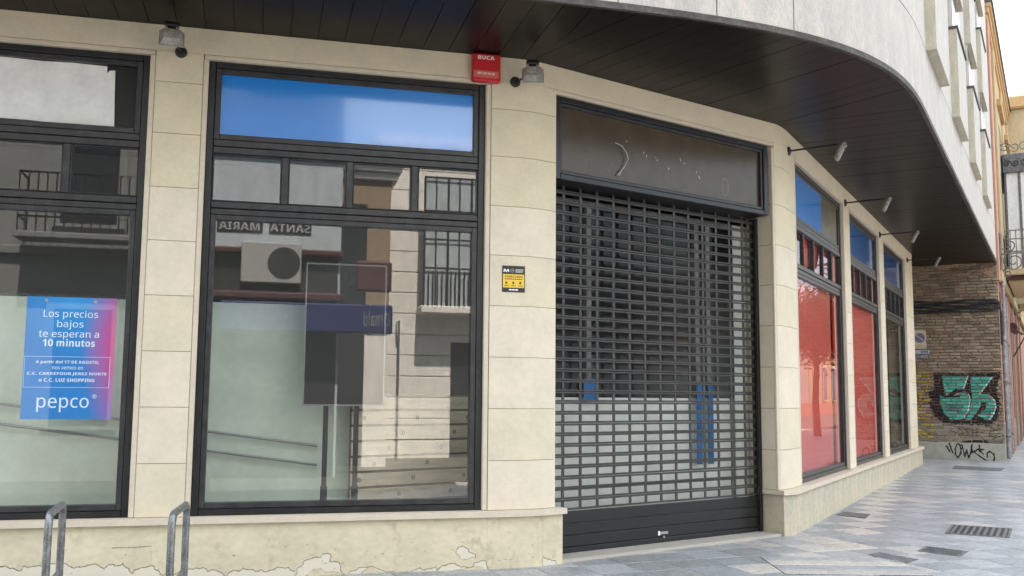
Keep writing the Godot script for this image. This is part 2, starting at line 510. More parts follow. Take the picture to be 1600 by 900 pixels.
# a shop window: u0..u1 is the opening in the wall's frame
func shop_window(b: Node3D, f: Transform3D, u0: float, u1: float, mullions: Array, kind: String) -> Node3D:
	var w := group_part(b, "window", rel(f))
	var zf := -0.045
	var y0 := 0.531
	var y1 := 4.648
	var fr := MB.new()
	for r in [[Vector3(u0, y0, -0.2), Vector3(u0 + 0.062, y1, zf)], [Vector3(u1 - 0.062, y0, -0.2), Vector3(u1, y1, zf)], [Vector3(u0 + 0.062, y1 - 0.055, -0.2), Vector3(u1 - 0.062, y1, zf)], [Vector3(u0 + 0.062, y0, -0.2), Vector3(u1 - 0.062, y0 + 0.055, zf)]]:
		fr.span(r[0], r[1], 0.006)
	var worn: Material = M.frame_worn
	part(w, "frame", fr, M.frame)
	var gu0 := u0 + 0.064
	var gu1 := u1 - 0.064
	var rows := [[0.588, 3.222], [3.345, 3.79], [3.922, 4.591]]
	# transoms: two rails each with a shadow line between
	for t in [[3.224, 3.278], [3.284, 3.343], [3.792, 3.852], [3.858, 3.920]]:
		var mb := MB.new()
		mb.span(Vector3(gu0, t[0], -0.19), Vector3(gu1, t[1], zf - 0.006 - (0.008 if t[0] in [3.224, 3.858] else 0.0)), 0.005)
		part(w, "transom", mb, worn)
	var cells := []
	cells.push_back([gu0, gu1, rows[0][0], rows[0][1]])
	cells.push_back([gu0, gu1, rows[2][0], rows[2][1]])
	var xs := [gu0]
	var hw := 0.03 if f == FA else 0.014
	for m in mullions:
		var mb := MB.new()
		mb.span(Vector3(m - hw, 3.346, -0.18), Vector3(m + hw, 3.789, zf - 0.012), 0.004)
		part(w, "mullion", mb, worn)
		xs.push_back(m)
	xs.push_back(gu1)
	for i in xs.size() - 1:
		cells.push_back([xs[i] + (hw if i > 0 else 0.0), xs[i + 1] - (hw if i < xs.size() - 2 else 0.0), rows[1][0], rows[1][1]])
	for k in cells.size():
		var c: Array = cells[k]
		var e := 0.05 if k < 2 else (0.014 if f == FA else 0.007)
		var s := MB.new()
		var zs := zf - 0.014 if k < 2 else zf - 0.02
		for r in [[Vector3(c[0], c[2], -0.17), Vector3(c[0] + e, c[3], zs)], [Vector3(c[1] - e, c[2], -0.17), Vector3(c[1], c[3], zs)], [Vector3(c[0] + e, c[2], -0.17), Vector3(c[1] - e, c[2] + e, zs)], [Vector3(c[0] + e, c[3] - e, -0.17), Vector3(c[1] - e, c[3], zs)]]:
			s.span(r[0], r[1], 0.005)
		part(w, "sash", s, worn)
		var a := Vector3(c[0] + e - 0.004, c[2] + e - 0.004, -0.086)
		var z := Vector3(c[1] - e + 0.004, c[3] - e + 0.004, -0.080)
		if k == 1:
			if kind == "paper":
				bpart(w, "panel", a + Vector3(0, 0, -0.03), z + Vector3(0, 0, -0.03), M.black)
				# a sheet of white film, torn at its upper corner
				var q := PackedVector2Array([Vector2(a.x + 0.002, a.y + 0.03), Vector2(-4.6, a.y + 0.02), Vector2(-4.2, a.y + 0.006), Vector2(-3.868, a.y + 0.002), Vector2(-3.878, a.y + 0.3), Vector2(-3.884, z.y - 0.045), Vector2(-3.93, z.y - 0.05), Vector2(-3.952, z.y - 0.075), Vector2(-3.953, z.y - 0.012), Vector2(-4.25, z.y - 0.004), Vector2(-4.5, z.y - 0.012), Vector2(-4.8, z.y - 0.003), Vector2(a.x + 0.002, z.y - 0.002)])
				var pm := MB.new()
				pm.plate(q, -0.108, -0.1065)
				part(w, "film", pm, M.paper)
			elif kind == "split":
				var mid: float = lerpf(a.x, z.x, 0.62)
				bpart(w, "panel", a, Vector3(mid - 0.002, z.y, z.z), M.blue)
				bpart(w, "panel", Vector3(mid + 0.002, a.y, a.z), z, M.olive)
			else:
				bpart(w, "panel", a - Vector3(0, 0, 0.012), z - Vector3(0, 0, 0.012), M.blue)
				bpart(w, "pane", a, z, M.glass_film, 0.0)
			continue
		if f == FC:
			# one thin sheet: seen at a low angle it mirrors enough by itself
			var sheet := MB.new()
			sheet.quad(a, Vector3(z.x, a.y, a.z), Vector3(z.x, z.y, a.z), Vector3(a.x, z.y, a.z), Vector3.BACK)
			part(w, "pane", sheet, M.glass_side)
			continue
		bpart(w, "pane", a, z, M.glass, 0.0)
		if kind != "paper": bpart(w, "pane", a - Vector3(0, 0, 0.016), z - Vector3(0, 0, 0.016), M.glass, 0.0)
	return w

func build_shop() -> void:
	var b := thing("shop_building", "cream stone corner shop with curved overhang and tall black framed windows", "building", Transform3D(Basis(), FA.origin))
	var nA := PA(0, 1) - PA(0, 0)
	var nB := PB(0, 1) - PB(0, 0)
	var nC := PC(0, 1) - PC(0, 0)
	var AB := PA(0, 0)
	var BC := PC(0, 0)
	# --- plinths with their caps
	var pl := PackedVector2Array([PA(-6.6, -0.4), PA(-6.6, 0.05)])
	pl.append_array(bend(PA(-0.2, 0.05), offset_corner(AB, nA, nB, 0.05), PB(0.2, 0.05), 5))
	pl.append_array([PB(0.37, 0.05), PB(0.37, -0.4)])
	var mb := MB.new()
	var fai := FAI
	var o := FA.origin
	mb.uvf = func(p: Vector3) -> Vector2:
		var q := fai * (p + o)
		return Vector2((q.x + 6.7) / 7.2, 1.0 - (q.y + 0.2) / 0.7)
	mb.prism(shifted(pl), -0.15, 0.468)
	part(b, "plinth", mb, plinth_material())
	mb = MB.new()
	pl = PackedVector2Array([PA(-6.6, -0.4), PA(-6.6, 0.085)])
	pl.append_array(bend(PA(-0.2, 0.085), offset_corner(AB, nA, nB, 0.085), PB(0.2, 0.085), 5))
	pl.append_array([PB(0.40, 0.085), PB(0.40, -0.4)])
	mb.prism(shifted(pl), 0.474, 0.528)
	part(b, "sill", mb, M.cap)
	mb = MB.new()
	pl = PackedVector2Array([PB(3.69, -0.42), PB(3.69, 0.06), offset_corner(BC, nB, nC, 0.06), PC(0.28, 0.06), PC(12.5, 0.06), PC(12.5, -0.4)])
	mb.prism(shifted(pl), -0.15, 0.468)
	part(b, "plinth", mb, plinth_plain())
	mb = MB.new()
	pl = PackedVector2Array([PB(3.66, -0.42), PB(3.66, 0.09), offset_corner(BC, nB, nC, 0.095), PC(0.28, 0.095), PC(12.54, 0.095), PC(12.54, -0.4)])
	mb.prism(shifted(pl), 0.474, 0.528)
	part(b, "sill", mb, M.cap)
	# --- piers
	var g := 0.004
	for r in [[-3.577, -3.07]]:
		pier(b, PackedVector2Array([PA(r[0] + 0.045 + g, 0), PA(r[1] - 0.045 - g, 0), PA(r[1] - 0.045 - g, -0.41), PA(r[0] + 0.045 + g, -0.41)]), PackedVector2Array([PA(r[0] + 0.003, -0.012), PA(r[1] - 0.003, -0.012), PA(r[1] - 0.003, -0.4), PA(r[0] + 0.003, -0.4)]))
	var q := PackedVector2Array([PA(-0.41 + g, -0.41), PA(-0.41 + g, 0)])
	q.append_array(bend(PA(-0.17, 0), AB, PB(0.17, 0), 8))
	q.append_array([PB(0.314, 0), PB(0.314, -0.41)])
	pier(b, q, PackedVector2Array([PA(-0.452, -0.4), PA(-0.452, -0.012), PA(-0.05, -0.012), PB(0.05, -0.012), PB(0.30, -0.012), PB(0.30, -0.4)]))
	q = PackedVector2Array([PB(3.716, -0.41), PB(3.716, 0)])
	q.append_array(bend(PB(3.8727 - 0.14, 0), BC, PC(0.34, 0), 8))
	q.append_array([PC(0.622, 0), PC(0.622, -0.41)])
	pier(b, q, PackedVector2Array([PB(3.675, -0.4), PB(3.675, -0.05), PB(3.80, -0.03), PC(0.1, -0.03), PC(0.665, -0.012), PC(0.665, -0.4)]))
	for r in [[3.922, 4.441], [7.439, 7.985]]:
		pier(b, PackedVector2Array([PC(r[0] + 0.045 + g, 0), PC(r[1] - 0.045 - g, 0), PC(r[1] - 0.045 - g, -0.41), PC(r[0] + 0.045 + g, -0.41)]), PackedVector2Array([PC(r[0] + 0.003, -0.012), PC(r[1] - 0.003, -0.012), PC(r[1] - 0.003, -0.4), PC(r[0] + 0.003, -0.4)]))
	pier(b, PackedVector2Array([PC(11.052 + 0.045 + g, 0), PC(12.3, 0), PC(12.3, -2.0), PC(11.6, -2.0), PC(11.6, -0.41), PC(11.1, -0.41)]), PackedVector2Array([PC(11.055, -0.012), PC(12.288, -0.012), PC(12.288, -0.4), PC(11.055, -0.4)]))
	# beads round the openings, jamb blocks of the entrance
	for u in [-3.577, -3.115, -0.459]:
		trim_run(b, FA, u, 0.045)
	for u in [0.626, 3.922, 4.396, 7.439, 7.940, 11.052]:
		trim_run(b, FC, u, 0.045)
	bpart(b, "trim", Vector3(0, 0, 0), Vector3(0.042, 4.1, 0.036), M.cap, 0.006).transform = rel(FB) * Transform3D(Basis(), Vector3(3.692, 2.58, -0.014))
	for i in COURSES.size():
		var y0: float = COURSES[i] + 0.0025 if i > 0 else 0.53
		var y1: float = (COURSES[i + 1] - 0.0025) if i + 1 < COURSES.size() else 4.64
		bpart(b, "jamb_block", Vector3(0, y0, 0), Vector3(0.04, y1, 0.375), [M.stone, M.stone_b, M.stone_c][i % 3], 0.003).transform = rel(FB) * Transform3D(Basis(), Vector3(3.693, (y0 + y1) * 0.5, -0.222))
	# --- frieze under the overhang: one run round both bends
	q = PackedVector2Array([PA(-6.6, 0)])
	q.append_array(bend(PA(-0.17, 0), AB, PB(0.17, 0), 8))
	q.append_array(bend(PB(3.8727 - 0.14, 0), BC, PC(0.34, 0), 8))
	q.append_array([PC(12.3, 0), PC(12.3, -0.42), PC(0.1, -0.42), PB(3.7, -0.42), PB(0.1, -0.42), PA(-0.1, -0.42), PA(-6.6, -0.42)])
	mb = MB.new()
	mb.prism(shifted(q), 4.692, SOFFIT - 0.002)
	part(b, "frieze", mb, M.stone)
	for r in [[FA, -6.2, -3.577], [FA, -3.07, -0.459], [FB, 0.318, 3.67], [FC, 0.671, 3.922], [FC, 4.441, 7.439], [FC, 7.985, 11.052]]:
		mb = MB.new()
		mb.span(Vector3(r[1] - 0.04, 4.650, -0.2), Vector3(r[2] + 0.04, 4.690, 0.005), 0.006)
		part(b, "trim", mb, M.cap, rel(r[0]))
	# --- windows
	shop_window(b, FA, -6.187, -3.577, [-5.47, -4.87, -4.24], "paper")
	shop_window(b, FA, -3.07, -0.459, [-2.357, -1.762, -1.142], "blue")
	shop_window(b, FC, 0.671, 3.922, [1.36, 1.99, 2.61, 3.24], "split")
	shop_window(b, FC, 4.441, 7.439, [5.05, 5.65, 6.25, 6.85], "blue")
	shop_window(b, FC, 7.985, 11.052, [8.6, 9.2, 9.8, 10.4], "blue")
	# --- sign box over the shutter
	var sb := group_part(b, "sign_box", rel(FB))
	mb = MB.new()
	for r in [[Vector3(0.325, 3.785, -0.42), Vector3(0.40, 4.648, -0.03)], [Vector3(3.565, 3.785, -0.42), Vector3(3.64, 4.648, -0.03)], [Vector3(0.40, 4.59, -0.42), Vector3(3.565, 4.648, -0.03)], [Vector3(0.40, 3.785, -0.42), Vector3(3.565, 3.845, -0.03)]]:
		mb.span(r[0], r[1], 0.008)
	part(sb, "frame", mb, M.frame)
	mb = MB.new()
	for r in [[Vector3(0.401, 3.846, -0.3), Vector3(0.435, 4.589, -0.05)], [Vector3(3.53, 3.846, -0.3), Vector3(3.564, 4.589, -0.05)], [Vector3(0.435, 4.555, -0.3), Vector3(3.53, 4.589, -0.05)], [Vector3(0.435, 3.846, -0.3), Vector3(3.53, 3.885, -0.05)]]:
		mb.span(r[0], r[1], 0.006)
	part(sb, "inner_frame", mb, M.frame_worn)
	mb = MB.new()
	mb.uvf = func(p: Vector3) -> Vector2: return Vector2((p.x - 0.4) / 3.2, 1.0 - (p.y - 3.8) / 0.8)
	mb.span(Vector3(0.436, 3.886, -0.095), Vector3(3.529, 4.554, -0.085))
	part(sb, "panel", mb, sign_material())
	for wv in [[Vector3(1.19, 4.30, -0.083), Vector3(1.27, 4.27, -0.06), Vector3(1.33, 4.20, -0.05), Vector3(1.35, 4.14, -0.05), Vector3(1.31, 4.06, -0.055), Vector3(1.25, 3.99, -0.06), Vector3(1.21, 3.95, -0.07)], [Vector3(1.255, 4.0, -0.055), Vector3(1.24, 3.965, -0.06), Vector3(1.235, 3.945, -0.07)]]:
		mb = MB.new()
		mb.tube(wv, 0.006, 6)
		part(sb, "wire", mb, M.wire)
	mb = MB.new()
	mb.box(Vector3(1.207, 3.945, -0.07), Vector3(0.016, 0.016, 0.016), 0.004)
	part(sb, "wire_end", mb, M.copper)
	# --- overhang: boards of the soffit, slab above, curved wall
	var wall_path := PackedVector2Array([PA(-6.6, -0.01), AB, BC, PC(12.29, -0.01), PC(12.29, -0.9), PC(14.56, -0.9)])
	var slab := PackedVector2Array()
	for i in edge_path.size():
		var tg := (edge_path[mini(i + 1, edge_path.size() - 1)] - edge_path[maxi(i - 1, 0)]).normalized()
		slab.push_back(edge_path[i] + Vector2(tg.y, -tg.x) * 0.06)
	slab.append_array([PC(14.56, -4.6), PC(1.0, -4.6), PA(-6.6, -4.6)])
	mb = MB.new()
	mb.prism(shifted(slab), SOFFIT + 0.024, SOFFIT + 0.2)
	part(b, "floor_slab", mb, M.soffit_gap)
	var sof := group_part(b, "soffit")
	var far_ab := AB + (nA + nB).normalized() * 6.0
	var far_bc := BC + (nB + nC).normalized() * 6.0
	var whole := PackedVector2Array(edge_path)
	whole.append_array([PC(14.56, -0.9), PC(12.31, -0.9), PC(12.31, 0.0), BC, AB, PA(-6.6, 0.0)])
	var regions := [
		[FA, PackedVector2Array([PA(-6.6, -0.1), AB, far_ab, PA(-6.6, 8)]), -6.6, 4.0],
		[FB, PackedVector2Array([AB, BC, far_bc, far_ab]), -3.0, 7.0],
		[FC, PackedVector2Array([BC, PC(12.3, 0), PC(12.3, -1), PC(14.6, -1), PC(14.6, 6), far_bc]), -4.0, 14.6]]
	var bw := 0.25
	for rg in regions:
		var f: Transform3D = rg[0]
		var u: float = rg[2]
		while u < rg[3]:
			var strip := PackedVector2Array()
			for k in [[u, -1.2], [u + bw - 0.006, -1.2], [u + bw - 0.006, 7.0], [u, 7.0]]:
				var p := f * Vector3(k[0], 0, k[1])
				strip.push_back(Vector2(p.x, p.z))
			for piece in Geometry2D.intersect_polygons(strip, rg[1]):
				for cut in Geometry2D.intersect_polygons(piece, whole):
					if cut.size() < 3: continue
					mb = MB.new()
					mb.prism(shifted(cut), SOFFIT + rng.randf_range(-0.0015, 0.0015), SOFFIT + 0.02)
					part(sof, "board", mb, M.soffit)
			u += bw
	# curved wall: drip edge, a low band of panels, tall panels above
	var lens := [0.0]
	for i in edge_path.size() - 1:
		lens.push_back(lens[-1] + edge_path[i].distance_to(edge_path[i + 1]))
	var at := func(s: float) -> Vector2:
		for i in edge_path.size() - 1:
			if s <= lens[i + 1]:
				return edge_path[i].lerp(edge_path[i + 1], (s - lens[i]) / (lens[i + 1] - lens[i]))
		return edge_path[-1]
	var ring := func(s0: float, s1: float, out: float, inn: float) -> PackedVector2Array:
		var f := PackedVector2Array()
		var bk := PackedVector2Array()
		var ss := [s0]
		for l in lens:
			if l > s0 + 0.001 and l < s1 - 0.001: ss.push_back(l)
		ss.push_back(s1)
		for s in ss:
			var t: Vector2 = (at.call(minf(s + 0.05, lens[-1])) - at.call(maxf(s - 0.05, 0.0))).normalized()
			var nn := Vector2(-t.y, t.x)
			f.push_back(at.call(s) + nn * out)
			bk.push_back(at.call(s) + nn * inn)
		bk.reverse()
		f.append_array(bk)
		return f
	mb = MB.new()
	mb.prism(shifted(ring.call(0.0, lens[-1], 0.012, -0.03)), SOFFIT - 0.028, SOFFIT + 0.03)
	part(b, "drip_edge", mb, M.drip)
	var joints := [0.0, 2.3, 4.1, 5.55, 6.95, 7.9, 8.75, 9.75]
	var s: float = lens[30] + 0.35
	joints[-1] = s
	while s + 3.25 < lens[-1]:
		s += 3.25
		joints.push_back(s)
	joints.push_back(lens[-1])
	for i in joints.size() - 1:
		mb = MB.new()
		mb.prism(shifted(ring.call(joints[i] + 0.006, joints[i + 1] - 0.006, 0.0, -0.16)), SOFFIT + 0.031, 5.793)
		part(b, "wall_panel", mb, M.white_wall if i % 2 else M.white_wall_b)
		mb = MB.new()
		mb.prism(shifted(ring.call(joints[i] + 0.006, joints[i + 1] - 0.006, 0.0, -0.16)), 5.807, 11.5)
		part(b, "wall_panel", mb, M.white_wall_b if i % 2 else M.white_wall)
	mb = MB.new()
	mb.prism(shifted(ring.call(0.0, lens[-1], -0.02, -0.14)), SOFFIT + 0.035, 11.45)
	part(b, "wall_core", mb, M.mortar)
	mb = MB.new()
	mb.prism(shifted(slab), 11.5, 11.7)
	part(b, "roof", mb, M.drip)
	# bays along the straight side: spandrel box, sill, window, box above
	for k in 4:
		var u0: float = 0.57 + 3.25 * k
		var bay := group_part(b, "bay", rel(FC))
		for yy in [[5.80, 7.16], [8.0, 9.36], [10.2, 11.4]]:
			mb = MB.new()
			mb.span(Vector3(u0, yy[0] + 0.012, 1.60), Vector3(u0 + 0.02, yy[1], 1.742), 0.0)
			part(bay, "bay_side", mb, M.bay_side)
			mb = MB.new()
			mb.span(Vector3(u0 + 0.021, yy[0] + 0.012, 1.60), Vector3(u0 + 1.62, yy[1], 1.74), 0.008)
			part(bay, "spandrel", mb, M.white_wall)
			bpart(bay, "underside", Vector3(u0, yy[0], 1.6), Vector3(u0 + 1.62, yy[0] + 0.011, 1.742), M.bay_side, 0.0)
			if yy[0] < 10:
				bpart(bay, "sill", Vector3(u0 - 0.02, yy[1] + 0.001, 1.6), Vector3(u0 + 1.64, yy[1] + 0.045, 1.765), M.drip, 0.006)
				bpart(bay, "window_frame", Vector3(u0 + 0.02, yy[1] + 0.046, 1.6), Vector3(u0 + 1.6, yy[1] + 0.84, 1.675), M.white_wall_b, 0.004)
				for j in 2:
					bpart(bay, "pane", Vector3(u0 + 0.08 + 0.74 * j, yy[1] + 0.1, 1.65), Vector3(u0 + 0.76 + 0.74 * j, yy[1] + 0.78, 1.682), M.shade_glass, 0.0)
	# --- inside: shell of the room
	q = PackedVector2Array([PA(-6.6, -0.2), PA(-0.1, -0.2), PB(0.1, -0.2), PB(3.7, -0.4), PC(0.2, -0.2), PC(12.2, -0.2), PC(12.2, -3.9), PC(0.6, -4.4), PA(-6.6, -4.4)])
	mb = MB.new()
	mb.prism(shifted(q), -0.1, 0.03)
	part(b, "shop_floor", mb, M.room_floor)
	mb = MB.new()
	mb.prism(shifted(q), 4.72, 4.92)
	part(b, "shop_ceiling", mb, M.room_ceiling)
	q = PackedVector2Array([PA(-6.6, 0.0), PA(-6.6, -4.4), PC(0.6, -4.4), PC(12.2, -3.9), PC(12.2, -0.2), PC(12.29, -0.2), PC(12.29, -4.1), PC(0.5, -4.6), PA(-6.75, -4.6), PA(-6.75, 0.0)])
	mb = MB.new()
	mb.prism(shifted(q), 0.0, 4.93)
	part(b, "back_wall", mb, M.room)
	# red boards behind the side windows
	for r in [[0.75, 3.42], [3.62, 3.84], [4.55, 7.35]]:
		bpart(b, "red_board", Vector3(r[0], 0.6, -0.27), Vector3(r[1], 3.8, -0.255), M.red_board, 0.0).transform = rel(FC) * Transform3D(Basis(), Vector3((r[0] + r[1]) * 0.5, 2.2, -0.150))
	for u in [3.66, 4.60, 7.26]:
		bpart(b, "red_batten", Vector3(0, 0, 0), Vector3(0.11, 3.2, 0.02), M.red_edge, 0.003).transform = rel(FC) * Transform3D(Basis(), Vector3(u + 0.055, 2.2, -0.132))
	# --- entrance behind the shutter
	var en := group_part(b, "entrance", rel(FB))
	mb = MB.new()
	for u in [1.10, 2.78, 2.97, 3.49]:
		mb.span(Vector3(u, 1.6, -0.50), Vector3(u + 0.07, 3.7, -0.44), 0.004)
	for y in [0.04, 3.64]:
		mb.span(Vector3(0.3, y, -0.495), Vector3(4.3, y + 0.07, -0.445), 0.0)
	part(en, "frame", mb, M.post)
	mb = MB.new()
	mb.quad(Vector3(0.3, 1.6, -0.49), Vector3(4.3, 1.6, -0.49), Vector3(4.3, 3.7, -0.49), Vector3(0.3, 3.7, -0.49), Vector3.BACK)
	part(en, "glazing", mb, M.glass_dim)
	bpart(en, "film", Vector3(0.3, 0.05, -0.505), Vector3(4.3, 1.59, -0.501), M.film, 0.0)
	bpart(en, "side_blind", Vector3(3.44, 0.05, -0.437), Vector3(3.84, 3.7, -0.43), M.film, 0.0)
	bpart(en, "blue_sticker", Vector3(1.05, 1.55, -0.436), Vector3(1.23, 1.79, -0.432), M.sticker_blue, 0.0)
	for u in [2.77, 2.96]:
		bpart(en, "blue_door_pull", Vector3(u, 0.83, -0.436), Vector3(u + 0.09, 1.78, -0.42), M.sticker_blue, 0.004)
	bpart(b, "shutter_housing", Vector3(0.3, 3.78, -0.9), Vector3(4.3, 4.7, -0.43), M.black, 0.0).transform = rel(FB) * Transform3D(Basis(), Vector3(2.3, 4.24, -0.665))
	mb = MB.new()
	mb.prism(shifted(PackedVector2Array([PB(0.32, 0.03), PB(3.68, 0.03), PB(3.68, -0.2), PB(4.4, -0.25), PB(4.4, -1.0), PB(0.1, -1.0), PB(0.1, -0.3), PB(0.32, -0.2)])), -0.1, 0.032)
	part(b, "threshold", mb, M.threshold)

# a broken line: midpoints pushed aside, again and again
func ragged(pts: Array, times: int, amount: float) -> Array:
	var r := RandomNumberGenerator.new()
	r.seed = pts.size() * 13
	for t in times:
		var o := [pts[0]]
		for i in pts.size() - 1:
			var a: Vector2 = pts[i]
			var b: Vector2 = pts[i + 1]
			o.push_back((a + b) * 0.5 + (b - a).orthogonal() * r.randf_range(-amount, amount))
			o.push_back(b)
		pts = o
	return pts

func plinth_material() -> StandardMaterial3D:
	# cream paint over render: stained, cracked and peeled where the photograph shows it
	var W := 2048
	var H := 200
	var im := Image.create(W, H, true, Image.FORMAT_RGB8)
	var n1 := noise(71, 0.006, 4)
	var n2 := noise(72, 0.045, 4)
	var n3 := noise(73, 0.3, 2)
	var n4 := noise(74, 0.02, 3)
	for y in H:
		for x in W:
			var l := 1.0 + 0.14 * n1.get_noise_2d(x, y * 1.2) + 0.10 * n2.get_noise_2d(x * 0.7, y) + 0.09 * n3.get_noise_2d(x, y)
			var moss := clampf(n4.get_noise_2d(x * 0.6, y * 0.35) * 2.2 - 0.35, 0, 1) * clampf(n2.get_noise_2d(x + 500, y) * 2.0 + 0.5, 0, 1)
			var c := Color(0.62, 0.55, 0.40) * l
			c = c.lerp(Color(0.30, 0.27, 0.14), moss * 0.4)
			im.set_pixel(x, y, Color(c.r, c.g, c.b).linear_to_srgb())
	var T := func(u: float, y: float) -> Vector2: return Vector2((u + 6.7) / 7.2 * W, (1.0 - (y + 0.2) / 0.7) * H)
	var jag := noise(75, 0.12, 3)
	var bare := srgb(0.68, 0.625, 0.52)
	var dark := srgb(0.24, 0.20, 0.14)
	var line := []
	for p in [[-6.5, 0.15], [-6.0, 0.12], [-5.6, 0.16], [-5.2, 0.12], [-4.9, 0.15], [-4.544, 0.163], [-4.504, 0.172], [-4.443, 0.149], [-4.392, 0.126], [-4.364, 0.167], [-4.243, 0.163], [-4.018, 0.15], [-3.936, 0.142], [-3.833, 0.16], [-3.748, 0.125], [-3.666, 0.155], [-3.593, 0.163], [-3.515, 0.073], [-3.454, 0.115], [-3.348, 0.133], [-3.291, 0.055], [-3.1, 0.085], [-2.9, 0.07], [-2.6, 0.085], [-2.4, 0.05], [-2.163, 0.045]]:
		line.push_back(T.call(p[0], p[1]))
	line = ragged(line, 3, 0.22)
	var low := PackedVector2Array(line)
	low.push_back(T.call(-2.16, -0.2)); low.push_back(T.call(-6.5, -0.2))
	var hi := Image.create(W, H, true, Image.FORMAT_RGB8)
	hi.fill(Color.WHITE)
	fill(im, low, bare, null, 0.0, 0.85)
	fill(hi, low, Color.BLACK)
	stroke(im, line, 2.0, dark, jag, 0.7)
	for poly in [[[-2.163, 0.0], [-2.099, 0.094], [-2.091, 0.127], [-2.017, 0.15], [-1.95, 0.156], [-1.925, 0.189], [-1.875, 0.191], [-1.848, 0.153], [-1.864, 0.12], [-1.788, 0.117], [-1.761, 0.066], [-1.718, -0.02]], [[-0.714, 0.16], [-0.696, 0.203], [-0.651, 0.219], [-0.606, 0.2], [-0.569, 0.155], [-0.529, 0.137], [-0.532, 0.111], [-0.677, 0.115]], [[-0.9, 0.0], [-0.855, 0.035], [-0.748, 0.065], [-0.64, 0.035], [-0.549, 0.03], [-0.54, 0.062], [-0.422, 0.066], [-0.42, -0.03]], [[-1.7, 0.0], [-1.4, 0.03], [-1.1, 0.02], [-0.9, 0.04], [-0.9, -0.05]], [[0.14, 0.0], [0.145, 0.09], [0.2, 0.06], [0.28, 0.04], [0.28, -0.05]]]:
		var pp := PackedVector2Array()
		for p in poly: pp.push_back(T.call(p[0], p[1]))
		pp.push_back(pp[0])
		pp = PackedVector2Array(ragged(Array(pp), 3, 0.2))
		fill(im, pp, bare, null, 0.0, 0.95)
		fill(hi, pp, Color.BLACK)
		stroke(im, Array(pp), 1.8, dark, jag, 0.6)
	stroke(im, [T.call(-3.683, 0.292), T.call(-3.5, 0.29), T.call(-3.377, 0.299)], 2.2, dark, jag)
	stroke(im, [T.call(-3.377, 0.299), T.call(-3.366, 0.178)], 1.0, dark, jag, 0.5)
	for u in [-0.42, 0.135]: stroke(im, [T.call(u, -0.1), T.call(u, 0.47)], 1.0, dark, jag, 0.35)
	var r := RandomNumberGenerator.new()
	r.seed = 5
	for i in 90:
		var p: Vector2 = T.call(r.randf_range(-6.4, 0.2), r.randf_range(0.08, 0.40) * r.randf_range(0.4, 1.0))
		stroke(im, [p, p + Vector2(r.randf_range(-6, 6), r.randf_range(-3, 3))], r.randf_range(1.0, 2.6), dark, jag, r.randf_range(0.3, 0.8))
	im.generate_mipmaps()
	var m := StandardMaterial3D.new()
	m.albedo_texture = ImageTexture.create_from_image(im)
	m.roughness = 0.9
	for y in H:
		for x in W:
			var k := hi.get_pixel(x, y).r * 0.8 + 0.1 + 0.09 * n3.get_noise_2d(x, y) + 0.08 * n2.get_noise_2d(x, y)
			hi.set_pixel(x, y, Color(k, k, k))
	m.heightmap_enabled = true
	m.heightmap_texture = ImageTexture.create_from_image(hi)
	m.heightmap_scale = 0.5
	return m

func plinth_plain() -> StandardMaterial3D:
	var m := mat(Color(0.60, 0.545, 0.42), 0.9, tint_tex(77, 0.16, 0.12, 0.10, 0.10, 512, Vector2(2, 1), 0.92), 0.45, bump_tex(78, 0.2, 4, 3.0), 0.25)
	return m

func sign_material() -> StandardMaterial3D:
	var W := 1024
	var H := 256
	var im := Image.create(W, H, true, Image.FORMAT_RGB8)
	var n1 := noise(81, 0.01, 4)
	var n3 := noise(83, 0.2, 2)
	for y in H:
		for x in W:
			var l := 1.0 + 0.25 * n1.get_noise_2d(x, y) + 0.12 * n3.get_noise_2d(x, y)
			im.set_pixel(x, y, Color(0.070 * l, 0.053 * l, 0.034 * l).linear_to_srgb())
	var T := func(u: float, y: float) -> Vector2: return Vector2((u - 0.4) / 3.2 * W, (1.0 - (y - 3.8) / 0.8) * H)
	var jag := noise(84, 0.1, 3)
	var dark := srgb(0.03, 0.026, 0.02)
	var pale := srgb(0.5, 0.5, 0.47)
	var r := RandomNumberGenerator.new()
	r.seed = 9
	for i in 70:
		var p: Vector2 = T.call(r.randf_range(0.7, 2.9), 4.1 + r.randfn(0.0, 0.1))
		stroke(im, [p, p + Vector2(r.randf_range(-9, 9), r.randf_range(-5, 5))], r.randf_range(2, 7), dark, jag, r.randf_range(0.15, 0.6))
	for p in [[1.62, 4.27], [1.66, 4.24], [1.8, 4.24], [1.83, 4.21], [2.0, 4.14], [2.18, 4.28], [2.24, 4.24], [2.45, 4.17], [2.48, 4.12], [1.36, 4.35]]:
		var q: Vector2 = T.call(p[0], p[1])
		stroke(im, [q, q + Vector2(r.randf_range(-3, 7), r.randf_range(2, 9))], r.randf_range(2.0, 4.0), pale, jag)
	for k in 1:
		var arc := []
		for i in 15:
			var an := lerpf(0.6, 3.6, i / 14.0)
			arc.push_back(T.call(2.1 + k * 0.45 + cos(an) * 0.2, 4.05 - sin(an) * 0.13))
		stroke(im, arc, 5.0, dark, jag, 0.35)
	var lp := []
	for i in 20:
		var an := TAU * i / 19.0
		lp.push_back(T.call(2.93 + cos(an) * 0.055, 4.05 + sin(an) * 0.1))
	stroke(im, lp, 2.5, pale, jag, 0.3)
	im.generate_mipmaps()
	var m := StandardMaterial3D.new()
	m.albedo_texture = ImageTexture.create_from_image(im)
	m.roughness = 0.2
	m.metallic_specular = 0.46
	return m

